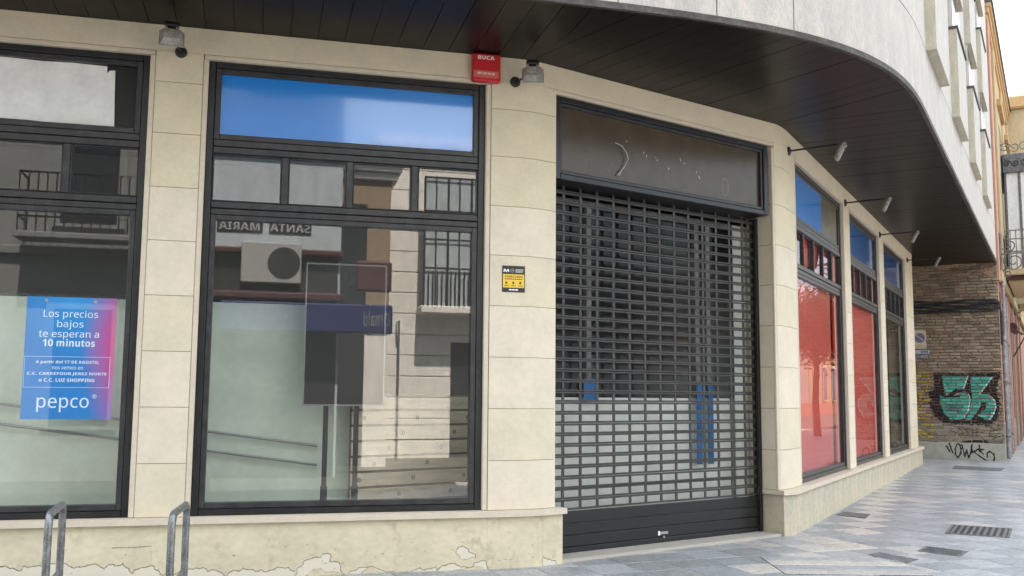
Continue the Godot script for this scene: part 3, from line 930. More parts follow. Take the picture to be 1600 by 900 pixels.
# ---------------------------------------------------------------- shop front objects
func build_shutter() -> void:
	var t := thing("roller_shutter", "closed black perforated roller shutter across the shop entrance", "shutter", FB * Transform3D(Basis(), Vector3(0, 0.035, -0.27)))
	var u0 := 0.362
	var u1 := 3.625
	var slat := MB.new()
	slat.span(Vector3(u0, 0.001, -0.008), Vector3(u1, 0.0205, 0.008), 0.004)
	slat.span(Vector3(u0, 0.0875, -0.008), Vector3(u1, 0.107, 0.008), 0.004)
	var u := 0.40
	while u < u1:
		slat.span(Vector3(u - 0.017, 0.0205, -0.006), Vector3(u + 0.017, 0.0875, 0.006), 0.002)
		u += 0.2325
	var m := slat.mesh()
	for i in 31:
		part(t, "slat", m, M.shutter, Transform3D(Basis(Vector3.BACK, rng.randf_range(-0.0007, 0.0007)) * Basis(Vector3.RIGHT, rng.randf_range(-0.05, 0.05)), Vector3(0, 0.42 + i * 0.1088, rng.randf_range(-0.002, 0.002))))
	var y := 0.055
	for h in [0.118, 0.118, 0.122]:
		var mb := MB.new()
		mb.span(Vector3(u0, y, -0.014), Vector3(u1, y + h - 0.004, 0.014), 0.005)
		part(t, "solid_slat", mb, M.shutter_low)
		y += h
	var mb := MB.new()
	mb.span(Vector3(u0, 0.0, -0.02), Vector3(u1, 0.052, 0.022), 0.006)
	part(t, "bottom_bar", mb, M.shutter_low)
	for x in [0.316, 3.618]:
		mb = MB.new()
		mb.span(Vector3(x, 0.0, -0.05), Vector3(x + 0.05, 3.74, -0.022), 0.003)
		mb.span(Vector3(x, 0.0, 0.018), Vector3(x + 0.05, 3.74, 0.045), 0.003)
		part(t, "guide_rail", mb, M.black)
	bpart(t, "lock_plate", Vector3(1.96, 0.085, 0.0142), Vector3(2.11, 0.112, 0.017), M.alu, 0.001)
	bpart(t, "lock_label", Vector3(1.955, 0.075, 0.0172), Vector3(1.985, 0.122, 0.0185), M.white, 0.0)
	mb = MB.new()
	mb.tube([Vector3(2.04, 0.055, 0.012), Vector3(2.04, 0.055, 0.026)], 0.013, 12)
	part(t, "lock_cylinder", mb, M.alu)

func build_floodlight(u: float, turn: float, head: Vector3, label: String, grp: String) -> void:
	var t := thing("floodlight", label, "floodlight", FA * Transform3D(Basis(), Vector3(u, 4.69, 0)), grp)
	var mb := MB.new()
	var z := Basis(Vector3.RIGHT, PI / 2)
	mb.lathe([Vector2(0, 0.03), Vector2(0.035, 0.028), Vector2(0.052, 0.012), Vector2(0.054, 0.0)], 18, Transform3D(z, Vector3.ZERO))
	part(t, "wall_plate", mb, M.lamp_dark)
	mb = MB.new()
	mb.tube([Vector3(0, 0, 0.015), head * 0.55, head + Vector3(-0.02, 0.06, 0.0)], 0.011, 8)
	part(t, "arm", mb, M.lamp_dark)
	var hx := Transform3D(Basis(Vector3.UP, turn) * Basis(Vector3.RIGHT, -0.35) * Basis.from_scale(Vector3.ONE * 0.85), head)
	var h := group_part(t, "head", hx)
	mb = MB.new()
	# tapered reflector housing, wide face towards the wall
	for k in 1:
		var a := [Vector3(-0.115, -0.085, -0.03), Vector3(0.115, -0.085, -0.03), Vector3(0.115, 0.085, -0.03), Vector3(-0.115, 0.085, -0.03)]
		var b := [Vector3(-0.085, -0.055, 0.045), Vector3(0.085, -0.055, 0.045), Vector3(0.085, 0.06, 0.045), Vector3(-0.085, 0.06, 0.045)]
		mb.quad(a[0], a[1], a[2], a[3], Vector3.FORWARD)
		mb.quad(b[0], b[1], b[2], b[3], Vector3.BACK)
		for i in 4:
			var j := (i + 1) % 4
			mb.quad(a[i], a[j], b[j], b[i], a[i] + a[j])
	part(h, "housing", mb, M.lamp_grey)
	mb = MB.new()
	mb.span(Vector3(-0.125, -0.095, -0.046), Vector3(0.125, 0.095, -0.031), 0.004)
	part(h, "rim", mb, M.lamp_grey)
	mb = MB.new()
	mb.span(Vector3(-0.108, -0.078, -0.052), Vector3(0.108, 0.078, -0.0465), 0.002)
	part(h, "lens", mb, M.lamp_glass)
	mb = MB.new()
	mb.span(Vector3(-0.075, 0.115, -0.03), Vector3(0.07, 0.175, 0.04), 0.012)
	part(h, "gear_box", mb, M.lamp_dark)
	for x in [-0.06, 0.05]:
		mb = MB.new()
		mb.span(Vector3(x - 0.012, 0.06, -0.01), Vector3(x + 0.012, 0.12, 0.02), 0.003)
		part(h, "bracket", mb, M.lamp_grey)

func build_arm_lamp(u: float, reach: float, label: String) -> void:
	var t := thing("arm_spotlight", label, "spotlight", FC * Transform3D(Basis(), Vector3(u, 4.69, 0)), "spotlights on long arms along the side windows")
	var mb := MB.new()
	mb.lathe([Vector2(0, 0.03), Vector2(0.035, 0.028), Vector2(0.058, 0.012), Vector2(0.06, 0.0)], 16, Transform3D(Basis(Vector3.RIGHT, PI / 2), Vector3.ZERO))
	part(t, "wall_plate", mb, M.lamp_dark)
	mb = MB.new()
	mb.tube([Vector3(0, 0, 0.01), Vector3(-0.02, 0.01, reach)], 0.012, 8)
	part(t, "arm", mb, M.lamp_dark)
	var h := group_part(t, "head", Transform3D(Basis(Vector3.UP, 0.15) * Basis(Vector3.RIGHT, 0.45) * Basis.from_scale(Vector3.ONE * 0.82), Vector3(-0.02, -0.09, reach + 0.03)))
	mb = MB.new()
	mb.span(Vector3(-0.11, -0.13, -0.035), Vector3(0.11, 0.09, 0.03), 0.02)
	part(h, "housing", mb, M.lamp_grey)
	mb = MB.new()
	mb.span(Vector3(-0.10, -0.12, -0.044), Vector3(0.10, 0.08, -0.0355), 0.004)
	part(h, "lens", mb, M.lamp_glass)
	mb = MB.new()
	mb.tube([Vector3(-0.06, 0.12, 0.01), Vector3(0.06, 0.12, 0.01)], 0.035, 12)
	part(h, "gear_box", mb, M.lamp_grey)

func build_wall_items() -> void:
	var t := thing("alarm_box", "red alarm siren box above the corner of the blue topped window", "alarm box", FA * Transform3D(Basis(), Vector3(-0.478, 4.645, 0)))
	var mb := MB.new()
	mb.span(Vector3(-0.142, 0.0, 0.006), Vector3(0.142, 0.283, 0.085), 0.016)
	part(t, "case", mb, M.alarm_red)
	mb = MB.new()
	mb.span(Vector3(-0.132, 0.035, 0.0852), Vector3(0.118, 0.105, 0.0885), 0.002)
	part(t, "name_band", mb, M.alarm_band)
	lettering(t, "lettering", "BUCA", Vector3(-0.01, 0.235, 0.0862), 0.165, M.white, true, 0.0, 0.038)
	lettering(t, "lettering", "957 34 14 10", Vector3(-0.008, 0.076, 0.0892), 0.17, M.white, true, 0.0, 0.022)
	t = thing("notice_plate", "small black and yellow security notice on the stone pier beside the shutter", "notice", FA * Transform3D(Basis(), Vector3(-0.1715, 2.726, 0.003)))
	bpart(t, "plate", Vector3(-0.1135, -0.128, 0), Vector3(0.1135, 0.128, 0.003), M.ink, 0.0005)
	bpart(t, "yellow_field", Vector3(-0.106, -0.085, 0.0031), Vector3(0.106, 0.045, 0.0038), M.yellow, 0.0)
	# a white wave shaped M, a ring and three lines of small print
	var w := PackedVector2Array([Vector2(-0.102, 0.066), Vector2(-0.098, 0.092), Vector2(-0.09, 0.098), Vector2(-0.08, 0.088), Vector2(-0.073, 0.078), Vector2(-0.064, 0.092), Vector2(-0.056, 0.098), Vector2(-0.048, 0.09), Vector2(-0.044, 0.066), Vector2(-0.055, 0.066), Vector2(-0.058, 0.082), Vector2(-0.072, 0.062), Vector2(-0.087, 0.082), Vector2(-0.091, 0.066)])
	mb = MB.new()
	mb.plate(w, 0.0031, 0.004)
	part(t, "emblem", mb, M.white)
	mb = MB.new()
	var ring := []
	for i in 17: ring.push_back(Vector3(-0.015 + cos(TAU * i / 16.0) * 0.018, 0.08 + sin(TAU * i / 16.0) * 0.018, 0.0034))
	mb.tube(ring, 0.0022, 5, false)
	part(t, "emblem", mb, M.alu)
	bpart(t, "emblem", Vector3(-0.026, 0.078, 0.0031), Vector3(-0.004, 0.083, 0.0037), M.alu, 0.0)
	for y in [0.092, 0.08, 0.068]:
		bpart(t, "small_print", Vector3(0.018, y - 0.004, 0.0031), Vector3(0.1 - (0.1 - y) * 0.3, y + 0.003, 0.0036), M.alu, 0.0)
	lettering(t, "lettering", "CONECTADO", Vector3(0, 0.022, 0.0044), 0.176, M.ink, true, 0.0, 0.019, 0.0008)
	for k in 9:
		bpart(t, "small_print", Vector3(-0.088 + k * 0.0198, -0.006, 0.0039), Vector3(-0.072 + k * 0.0198, 0.003, 0.0045), M.ink, 0.0)
	for x in [-0.07, 0.0, 0.07]:
		bpart(t, "symbol", Vector3(x - 0.012, -0.05, 0.0039), Vector3(x + 0.006, -0.028, 0.0045), M.ink, 0.0)
		bpart(t, "small_print", Vector3(x - 0.022, -0.070, 0.0039), Vector3(x + 0.022, -0.064, 0.0045), M.ink, 0.0)
	for k in 3:
		bpart(t, "small_print", Vector3(-0.045 + k * 0.031, -0.112, 0.0031), Vector3(-0.018 + k * 0.031, -0.099, 0.0037), M.white, 0.0)
	# poster hung inside the glass
	t = thing("poster", "blue and pink shop closing poster hung behind the window glass", "poster", FA * Transform3D(Basis(), Vector3(-4.142, 1.9, -0.165)))
	var im := Image.create(256, 384, true, Image.FORMAT_RGB8)
	for y in 384:
		for x in 256:
			var u := x / 256.0
			var v := y / 384.0
			var c := Color(0.0, 0.21, 0.60).lerp(Color(0.0, 0.30, 0.72), clampf(1.0 - Vector2(u - 0.5, v).length() * 1.8, 0, 1))
			var k := clampf((u - 0.62 - 0.25 * pow(absf(v - 0.38), 1.3)) / 0.36, 0, 1)
			c = c.lerp(Color(0.66, 0.05, 0.28), k * clampf(1.15 - absf(v - 0.38) * 0.9, 0, 1))
			im.set_pixel(x, y, c.linear_to_srgb())
	im.generate_mipmaps()
	var pm := StandardMaterial3D.new()
	pm.albedo_texture = ImageTexture.create_from_image(im)
	pm.roughness = 0.4
	mb = MB.new()
	mb.uvf = func(p: Vector3) -> Vector2: return Vector2(p.x / 0.735 + 0.5, 0.5 - p.y / 1.066)
	mb.span(Vector3(-0.3675, -0.533, -0.002), Vector3(0.3675, 0.533, 0.0))
	part(t, "sheet", mb, pm)
	var L := [["Los precios", 0.385, 0.445, 0.082, false], ["bajos", 0.297, 0.215, 0.082, false], ["te esperan a", 0.209, 0.49, 0.075, false], ["10 minutos", 0.129, 0.425, 0.066, true], ["A partir del 17 DE AGOSTO,", -0.037, 0.515, 0.036, true], ["nos vemos en", -0.085, 0.25, 0.026, false], ["C.C. CARREFOUR JEREZ NORTE", -0.138, 0.645, 0.031, true], ["o C.C. LUZ SHOPPING", -0.195, 0.45, 0.031, true], ["pepco", -0.378, 0.42, 0.125, false]]
	for l in L:
		lettering(t, "lettering", l[0], Vector3(-0.01 - (0.025 if l[0] == "pepco" else 0.0), l[1], 0.0008), l[2], M.white_print, l[4], 0.0, l[3])
	lettering(t, "lettering", "®", Vector3(0.222, -0.335, 0.0008), 0.036, M.white_print)
	for r in [[-0.36, 0.008, 0.335, 0.011], [-0.36, -0.259, 0.335, -0.256], [-0.36, -0.256, -0.3575, 0.008], [0.3325, -0.256, 0.335, 0.008]]:
		bpart(t, "border_line", Vector3(r[0], r[1], 0.0001), Vector3(r[2], r[3], 0.001), M.white_print, 0.0)
	for x in [-0.21, 0.19]:
		mb = MB.new()
		mb.tube([Vector3(x, 0.50, 0.001), Vector3(x, 0.50, 0.004)], 0.014, 14)
		part(t, "suction_hook", mb, M.alu)
	# mint panel with its two rails, the planked panel, the display stand: all inside the shop
	t = thing("mint_partition", "pale mint low partition wall standing inside behind the two big windows", "partition", FA * Transform3D(Basis(), Vector3(-3.6, 0.03, -0.95)))
	mb = MB.new()
	mb.span(Vector3(-3.0, 0, -0.06), Vector3(2.036, 2.47, 0.0), 0.004)
	part(t, "panel", mb, M.mint)
	bpart(t, "cap_rail", Vector3(-3.0, 2.471, -0.065), Vector3(2.036, 2.50, 0.006), M.frame_worn, 0.003)
	t = thing("handrail", "double grey rail sloping down along the mint partition", "handrail", FA * Transform3D(Basis(), Vector3(-3.6, 0.03, -0.93)))
	for y in [0.0, -0.185]:
		mb = MB.new()
		mb.tube([Vector3(-2.9, 1.69 + y, 0.035), Vector3(1.66, 1.06 + y, 0.035)], 0.013, 10)
		part(t, "rail", mb, M.rail)
	for x in [-2.4, -0.7, 1.0]:
		mb = MB.new()
		mb.tube([Vector3(x, 1.285 - (x + 0.0) * 0.138, -0.018), Vector3(x, 1.285 - x * 0.138, 0.035)], 0.009, 6)
		mb.tube([Vector3(x, 1.10 - x * 0.138, -0.018), Vector3(x, 1.10 - x * 0.138, 0.035)], 0.009, 6)
		part(t, "bracket", mb, M.rail)
	t = thing("planked_panel", "waist high beige planked panel with round eyelets inside the blue topped window", "panel", Transform3D(FB.basis, FA * Vector3(-1.62, 0.03, -0.72)))
	for k in 10:
		mb = MB.new()
		mb.span(Vector3(0, 0.06 + k * 0.152, -0.03), Vector3(1.9, 0.06 + k * 0.152 + 0.128, 0.0), 0.003)
		part(t, "plank", mb, M.plank)
	bpart(t, "backing", Vector3(0, 0.0, -0.05), Vector3(1.9, 1.58, -0.012), M.groove, 0.0)
	for k in 9:
		for j in 3:
			var x := 0.05 + fposmod(j * 0.62 + k * 0.165, 1.86)
			mb = MB.new()
			var rg := []
			for i in 13: rg.push_back(Vector3(x + cos(TAU * i / 12.0) * 0.014, 0.06 + k * 0.152 + 0.064 + sin(TAU * i / 12.0) * 0.017, 0.003))
			mb.tube(rg, 0.0055, 6, false)
			part(t, "eyelet", mb, M.groove)
	t = thing("display_stand", "dark poster board on two black legs standing inside the blue topped window", "display stand", FA * Transform3D(Basis(), Vector3(-1.725, 0.03, -0.52)))
	bpart(t, "board", Vector3(-0.378, 1.475, -0.012), Vector3(0.378, 2.83, 0.0), M.black, 0.0)
	mb = MB.new()
	for r in [[-0.392, 1.46, -0.378, 2.845], [0.378, 1.46, 0.392, 2.845], [-0.378, 1.46, 0.378, 1.475], [-0.378, 2.83, 0.378, 2.845]]:
		mb.span(Vector3(r[0], r[1], -0.016), Vector3(r[2], r[3], 0.008), 0.002)
	part(t, "frame", mb, M.outline)
	for x in [-0.165, 0.128]:
		bpart(t, "leg", Vector3(x - 0.024, 0.3, -0.045), Vector3(x + 0.024, 1.46, -0.015), M.ink, 0.004)
		bpart(t, "leg_sleeve", Vector3(x - 0.032, 0.0, -0.052), Vector3(x + 0.032, 0.70, -0.008), M.ink, 0.006)
		bpart(t, "foot", Vector3(x - 0.04, 0.0, -0.3), Vector3(x + 0.04, 0.03, 0.3), M.ink, 0.004)

func build_rack(p: Vector2, q: Vector2, label: String) -> void:
	var a := Vector3(p.x, 0, p.y)
	var b := Vector3(q.x, 0, q.y)
	var d := (b - a)
	var l := d.length()
	var g := ground_y(a)
	var t := thing("bike_rack", label, "bike rack", Transform3D(Basis(Vector3.UP, atan2(-d.z, d.x)), Vector3(a.x, g, a.z)), "steel hoop bike racks in front of the shop")
	var pts := [Vector3(0, -0.02, 0)]
	for i in 9:
		var an := PI - i * PI / 2.0 / 8.0
		pts.push_back(Vector3(0.09 + cos(an) * 0.09, 0.71 + sin(an) * 0.09, 0))
	for i in 9:
		var an := PI / 2.0 - i * PI / 2.0 / 8.0
		pts.push_back(Vector3(l - 0.09 + cos(an) * 0.09, 0.71 + sin(an) * 0.09, 0))
	pts.push_back(Vector3(l, -0.02, 0))
	var mb := MB.new()
	mb.tube(pts, 0.0255, 16)
	part(t, "hoop", mb, M.galv)
	mb = MB.new()
	mb.span(Vector3(0.02, 0.26, -0.006), Vector3(l - 0.02, 0.35, 0.006), 0.002)
	part(t, "cross_plate", mb, M.galv)
	for x in [0.0, l]:
		mb = MB.new()
		mb.lathe([Vector2(0, 0.012), Vector2(0.06, 0.012), Vector2(0.075, 0.004), Vector2(0.076, 0.0)], 18, Transform3D(Basis(), Vector3(x, 0, 0)))
		part(t, "base_flange", mb, M.galv)

# ---------------------------------------------------------------- paving
func build_ground() -> void:
	var mb := MB.new()
	var n := 40
	var P := func(i: int, j: int) -> Vector3:
		var s := func(k: int) -> float: return signf(k - n / 2.0) * pow(absf(k - n / 2.0) / (n / 2.0), 1.8) * 150.0
		var p := FC * Vector3(s.call(i), 0, s.call(j))
		p.y = ground_y(p) - 0.03
		return p
	for i in n:
		for j in n:
			mb.quad(P.call(i, j), P.call(i + 1, j), P.call(i + 1, j + 1), P.call(i, j + 1), Vector3.UP)
	structure("ground", mb.mesh(), M.ground)
	# square slabs laid on the diagonal: speckled grey, some darker, a run of pale ones beside the wall
	var pav := Node3D.new()
	pav.name = numbered("pavement")
	pav.set_meta("kind", "structure")
	add_child(pav)
	var side := 0.445
	var turn := deg_to_rad(-40.0)
	var base := FC * Transform3D(Basis(Vector3.UP, turn), Vector3(0.72, 0, 0.65))
	var tints := [Color(0.50, 0.51, 0.53), Color(0.45, 0.46, 0.485), Color(0.57, 0.575, 0.585), Color(0.43, 0.43, 0.435), Color(0.80, 0.745, 0.67), Color(0.66, 0.63, 0.59)]
	var meshes := []
	for c in tints:
		var t := MB.new()
		t.use_col = true
		t.tint = c
		t.box(Vector3(0, -0.02, 0), Vector3(side - 0.008, 0.04, side - 0.008), 0.004)
		meshes.push_back(t.mesh())
	var tiles := []
	var r := RandomNumberGenerator.new()
	r.seed = 77
	var cn := cos(deg_to_rad(16.33) * 0.0)
	var cam_inv := ($camera as Camera3D).transform.affine_inverse()
	for i in range(-75, 60):
		for j in range(-60, 60):
			var c := base * Vector3(i * side, 0, j * side)
			var lc := FCI * c
			var la := FAI * c
			if lc.x < -9 or lc.x > 34 or lc.z > 8.6: continue
			var lb := FB.affine_inverse() * c
			if maxf(lb.z, maxf(lc.z, la.z)) < -0.2: continue
			if lc.x > 3.8 and lc.z < -0.3: continue
			if lc.x > 14.4 and lc.z < 1.5: continue
			if la.x < -9.0: continue
			c.y = ground_y(c)
			var k := 0
			var f := r.randf()
			k = 2 if posmod(i + j, 2) == 0 else 1
			if f < 0.12: k = 0
			elif f < 0.15: k = 3
			elif f < 0.20: k = 5
			if i == -j and lc.x > 0.3: k = 4
			elif i + j == 4 and lc.x > 2.0 and f > 0.55: k = 5
			elif lc.x < -0.2 and lc.x > -2.6 and lc.z > 0.25 and lc.z < 0.9 and f > 0.35: k = 4
			for d in [Vector2(-3.02, -0.47), Vector2(-2.42, -0.4), Vector2(-1.75, 0.04)]:
				if Vector2(lc.x, lc.z).distance_to(d) < 0.24: k = 3
			var v := cam_inv * c
			var seen := v.z < -1.0 and absf(v.x / v.z) < 0.56 and absf(v.y / v.z) < 0.34
			tiles.push_back([c.distance_to(CAM) + (0.0 if seen else 1000.0), c, k])
	tiles.sort_custom(func(a, b): return a[0] < b[0])
	var rest := MB.new()
	rest.use_col = true
	var slope := FC.basis
	for q in tiles.size():
		var e: Array = tiles[q]
		var xf := Transform3D(base.basis, e[1] + Vector3(0, r.randf_range(-0.0012, 0.0012), 0))
		xf.basis = FC.basis * lie((FCI * e[1]).x) * FC.basis.inverse() * Basis(Vector3(1, 0, 0), r.randf_range(-0.002, 0.002)) * xf.basis
		if q < 300:
			part(pav, "paving_slab", meshes[e[2]], M.granite, xf)
		else:
			rest.tint = tints[e[2]]
			rest.box(Vector3(0, -0.02, 0), Vector3(side - 0.008, 0.04, side - 0.008), 0.0, xf)
	var o := part(pav, "paving_slabs", rest, M.granite)
	o.set_meta("kind", "stuff")
	# covers and gratings let into the slabs
	cover("manhole_cover", "small chequered metal cover in the paving nearest the shutter", [Vector2(-1.08, 1.04), Vector2(-0.84, 1.12), Vector2(-1.12, 1.53), Vector2(-1.57, 1.43)], 5)
	cover("manhole_cover", "small dark metal cover in the paving beside the drain grating", [Vector2(-0.13, 1.49), Vector2(-0.28, 1.93), Vector2(-0.68, 1.88), Vector2(-0.56, 1.45)], 4)
	cover("manhole_cover", "dark slab cover against the plinth of the side windows", [Vector2(2.15, 0.10), Vector2(2.60, 0.13), Vector2(2.46, 0.51), Vector2(1.94, 0.52)], 0)
	cover("manhole_cover", "long dark metal cover in the paving before the graffiti wall", [Vector2(11.4, 0.75), Vector2(12.3, 0.75), Vector2(12.1, 1.75), Vector2(11.2, 1.7)], 4)
	var t := thing("drain_grating", "slotted iron drain grating set in the grey paving", "grating", FC * Transform3D(lie(1.45), Vector3(1.45, ground_y(FC * Vector3(1.45, 0, 1.92)), 1.92)))
	mb = MB.new()
	for s in [-1.0, 1.0]:
		mb.span(Vector3(-0.42, -0.02, s * 0.315), Vector3(0.42, 0.009, s * 0.345), 0.002)
		mb.span(Vector3(s * 0.40, -0.02, -0.33), Vector3(s * 0.425, 0.009, 0.33), 0.002)
	part(t, "frame", mb, M.iron)
	for k in 9:
		mb = MB.new()
		var z := -0.28 + k * 0.07
		mb.span(Vector3(-0.40, -0.015, z - 0.016), Vector3(0.40, 0.008, z + 0.016), 0.002)
		part(t, "bar", mb, M.iron)
	bpart(t, "pit", Vector3(-0.4, -0.03, -0.32), Vector3(0.4, 0.003, 0.32), M.iron_black, 0.0)
	# narrow slot lines of a long cover near the camera
	t = thing("channel_cover", "row of pale slabs between dark slots over a drain channel near the shutter", "drain cover", FC * Transform3D(Basis(Vector3.UP, deg_to_rad(-62.0)), Vector3(-1.95, ground_y(FC * Vector3(-1.95, 0, 0.9)), 0.9)))
	bpart(t, "slot_bed", Vector3(-0.62, -0.02, -0.52), Vector3(0.72, 0.002, 0.48), M.iron_black, 0.0)
	for k in 4:
		mb = MB.new()
		mb.use_col = true
		mb.tint = [tints[2], tints[4], tints[0], tints[5]][k]
		mb.span(Vector3(-0.615, -0.01, -0.515 + k * 0.25), Vector3(0.715, 0.006, -0.515 + k * 0.25 + 0.225), 0.004)
		part(t, "slab", mb, M.granite)

# the tilt of the paving at u along the side street
func lie(u: float) -> Basis:
	return Basis(Vector3.BACK, atan(0.0105 * 0.5 * (1.0 + u / sqrt(u * u + 1.0))))

func cover(called: String, label: String, corners: Array, ribs: int) -> void:
	var c := Vector2.ZERO
	for p in corners: c += p / 4.0
	var y := ground_y(FC * Vector3(c.x, 0, c.y))
	var t := thing(called, label, "manhole cover", FC * Transform3D(lie(c.x), Vector3(c.x, y, c.y)))
	var q := PackedVector2Array()
	var inner := PackedVector2Array()
	for p in corners:
		q.push_back(p - c); inner.push_back((p - c) * 0.9)
	var mb := MB.new()
	mb.prism(q, -0.03, 0.0035)
	part(t, "rim", mb, M.iron)
	mb = MB.new()
	mb.prism(inner, -0.02, 0.0055)
	part(t, "lid", mb, M.iron)
	for i in ribs * 2:
		var s := (i + 0.5) / (ribs * 2)
		var a: Vector2 = inner[0].lerp(inner[3], s)
		var b: Vector2 = inner[1].lerp(inner[2], s)
		mb = MB.new()
		var m := a.lerp(b, 0.04)
		var e := a.lerp(b, 0.96)
		mb.tube([Vector3(m.x, 0.0055, m.y), Vector3(e.x, 0.0055, e.y)], 0.005, 4)
		part(t, "rib", mb, M.iron)

# ---------------------------------------------------------------- brick flank wall with its paint
func G(cx: float, cy: float) -> Vector2:   # a point of the painted letters on the wall, in metres
	return Vector2((1420.0 + cx / 4.5 - 1450.3) / 69.4, 2.244 - (540.0 + cy / 4.5 - 583.0) * 0.01557)

func build_brick_wall() -> void:
	var t := thing("brick_wall", "tan brick side wall covered in graffiti at the end of the shop", "wall", FD)
	var W := 512
	var H := 1040
	var s := 200.0
	var im := Image.create(W, H, true, Image.FORMAT_RGB8)
	var n1 := noise(91, 0.012, 4)
	var n2 := noise(92, 0.15, 3)
	for y in H:
		for x in W:
			var l := 1.0 + 0.25 * n1.get_noise_2d(x, y) + 0.25 * n2.get_noise_2d(x, y)
			im.set_pixel(x, y, Color(0.27 * l, 0.222 * l, 0.165 * l).linear_to_srgb())
	var T := func(p: Vector2) -> Vector2: return Vector2((p.x + 0.8) * s, (5.1 - p.y) * s)
	var poly := func(a: Array) -> PackedVector2Array:
		var o := PackedVector2Array()
		for p in a: o.push_back(T.call(G(p[0], p[1])))
		return o
	var line := func(a: Array) -> Array:
		var o := []
		for p in a: o.push_back(T.call(G(p[0], p[1])))
		return o
	var jag := noise(93, 0.06, 3)
	var black := srgb(0.012, 0.012, 0.014)
	var green := srgb(0.075, 0.40, 0.32)
	var pale := srgb(0.62, 0.74, 0.76)
	fill(im, poly.call([[178, 192], [648, 190], [618, 300], [612, 330], [636, 390], [618, 505], [550, 560], [400, 555], [235, 548], [180, 500], [140, 425], [142, 325], [178, 312]]), black, jag, 8.0)
	var shapes := [
		[[240, 212], [424, 214], [388, 302], [330, 302], [292, 335], [262, 356], [250, 300]],
		[[220, 345], [252, 366], [345, 364], [378, 345], [330, 338], [398, 318], [428, 368], [414, 450], [372, 518], [285, 520], [240, 470], [217, 400]],
		[[440, 216], [600, 216], [545, 285], [500, 342], [556, 340], [600, 380], [606, 430], [572, 512], [538, 522], [478, 490], [535, 440], [540, 400], [505, 392], [498, 432], [470, 470], [430, 520], [396, 520], [432, 430], [446, 340], [438, 280]]]
	for p in shapes: fill(im, poly.call(p), green, jag, 3.0)
	fill(im, poly.call([[258, 420], [330, 410], [350, 470], [300, 500], [262, 470]]), srgb(0.16, 0.14, 0.22), jag, 12.0, 0.45)
	for p in [[[422, 216], [390, 300]], [[418, 340], [432, 380], [414, 455], [384, 508]], [[590, 222], [500, 334]], [[560, 345], [598, 385], [604, 430], [588, 475], [560, 516]], [[345, 340], [322, 350]]]:
		stroke(im, line.call(p), 5.5, pale, jag)
	var sosh := srgb(0.05, 0.045, 0.04)
	for p in [[[330, 575], [290, 580], [285, 600], [325, 610], [310, 635], [265, 630]], [[345, 585], [335, 615], [355, 640], [375, 610], [345, 585]], [[420, 580], [385, 590], [415, 615], [390, 640]], [[440, 575], [435, 640]], [[470, 575], [465, 640]], [[425, 610], [520, 605]],
		[[620, 555], [580, 545], [560, 575], [600, 590], [625, 575]], [[600, 590], [555, 600], [550, 630], [600, 625], [620, 605]], [[640, 625], [580, 645], [560, 690]], [[300, 665], [340, 655], [380, 660]],
		[[310, 100], [340, 80], [360, 110]], [[380, 80], [380, 110], [410, 105]], [[440, 85], [480, 82]], [[450, 100], [490, 98]]]:
		stroke(im, line.call(p), 4.4, sosh, jag, 0.9)
	fill(im, poly.call([[355, 690], [380, 668], [450, 658], [530, 662], [555, 680], [560, 700], [355, 700]]), black, jag, 5.0)
	var yellow := srgb(0.50, 0.38, 0.04)
	for p in [[[40, 190], [90, 170], [140, 190], [150, 250], [120, 320], [70, 340], [30, 320]], [[60, 220], [120, 215]], [[60, 260], [130, 255]], [[80, 340], [85, 440], [50, 470]], [[40, 400], [150, 380]], [[60, 480], [150, 490]], [[50, 510], [140, 520]], [[80, 560], [160, 560], [150, 650], [90, 655]], [[60, 600], [130, 640]], [[70, 640], [40, 600]]]:
		stroke(im, line.call(p), 9.0, yellow, jag, 0.9)
	im.generate_mipmaps()
	var m := StandardMaterial3D.new()
	m.albedo_texture = ImageTexture.create_from_image(im)
	m.vertex_color_use_as_albedo = true
	m.roughness = 0.9
	var uvf := func(p: Vector3) -> Vector2: return Vector2((p.x + 0.8) * 200.0 / W, (5.1 - p.y) * 200.0 / H)
	var r := RandomNumberGenerator.new()
	r.seed = 19
	var row_h := 0.0755
	var count := 0
	var rest := MB.new()
	rest.use_col = true
	rest.uvf = uvf
	for row in 58:
		var y := 0.56 + row * row_h
		if y > 4.88: break
		var x := -0.75 - r.randf() * 0.2
		while x < 1.65:
			var w := r.randf_range(0.2, 0.27)
			var x0 := maxf(x, -0.75)
			var x1 := minf(x + w - 0.02, 1.66)
			if x1 - x0 > 0.03:
				var l := r.randf_range(0.55, 1.15)
				var depth := r.randf_range(0.0, 0.036)
				var mb := rest
				# the bricks that show largest are single parts: the band with the painted letters and what is above it up to the cables
				var single := count < 300 and x0 > -0.3 and y > 0.5 and y < 3.75
				if single:
					mb = MB.new()
					mb.use_col = true
					mb.uvf = uvf
					count += 1
				mb.tint = Color(l, l * r.randf_range(0.94, 1.02), l * r.randf_range(0.88, 1.02))
				mb.box(Vector3.ZERO, Vector3(x1 - x0, row_h - r.randf_range(0.013, 0.02), 0.06), 0.004, Transform3D(Basis(Vector3.RIGHT, r.randf_range(-0.22, 0.0)), Vector3((x0 + x1) * 0.5, y + row_h * 0.5 + r.randf_range(-0.002, 0.002), -0.03 + depth)))
				if single: part(t, "brick", mb, m)
			x += w
	part(t, "brickwork", rest, m).set_meta("kind", "stuff")
	bpart(t, "core", Vector3(-0.8, 0.0, -0.4), Vector3(1.645, 5.1, -0.03), M.core, 0.0)
	# rendered base with its tag
	W = 512
	H = 128
	im = Image.create(W, H, true, Image.FORMAT_RGB8)
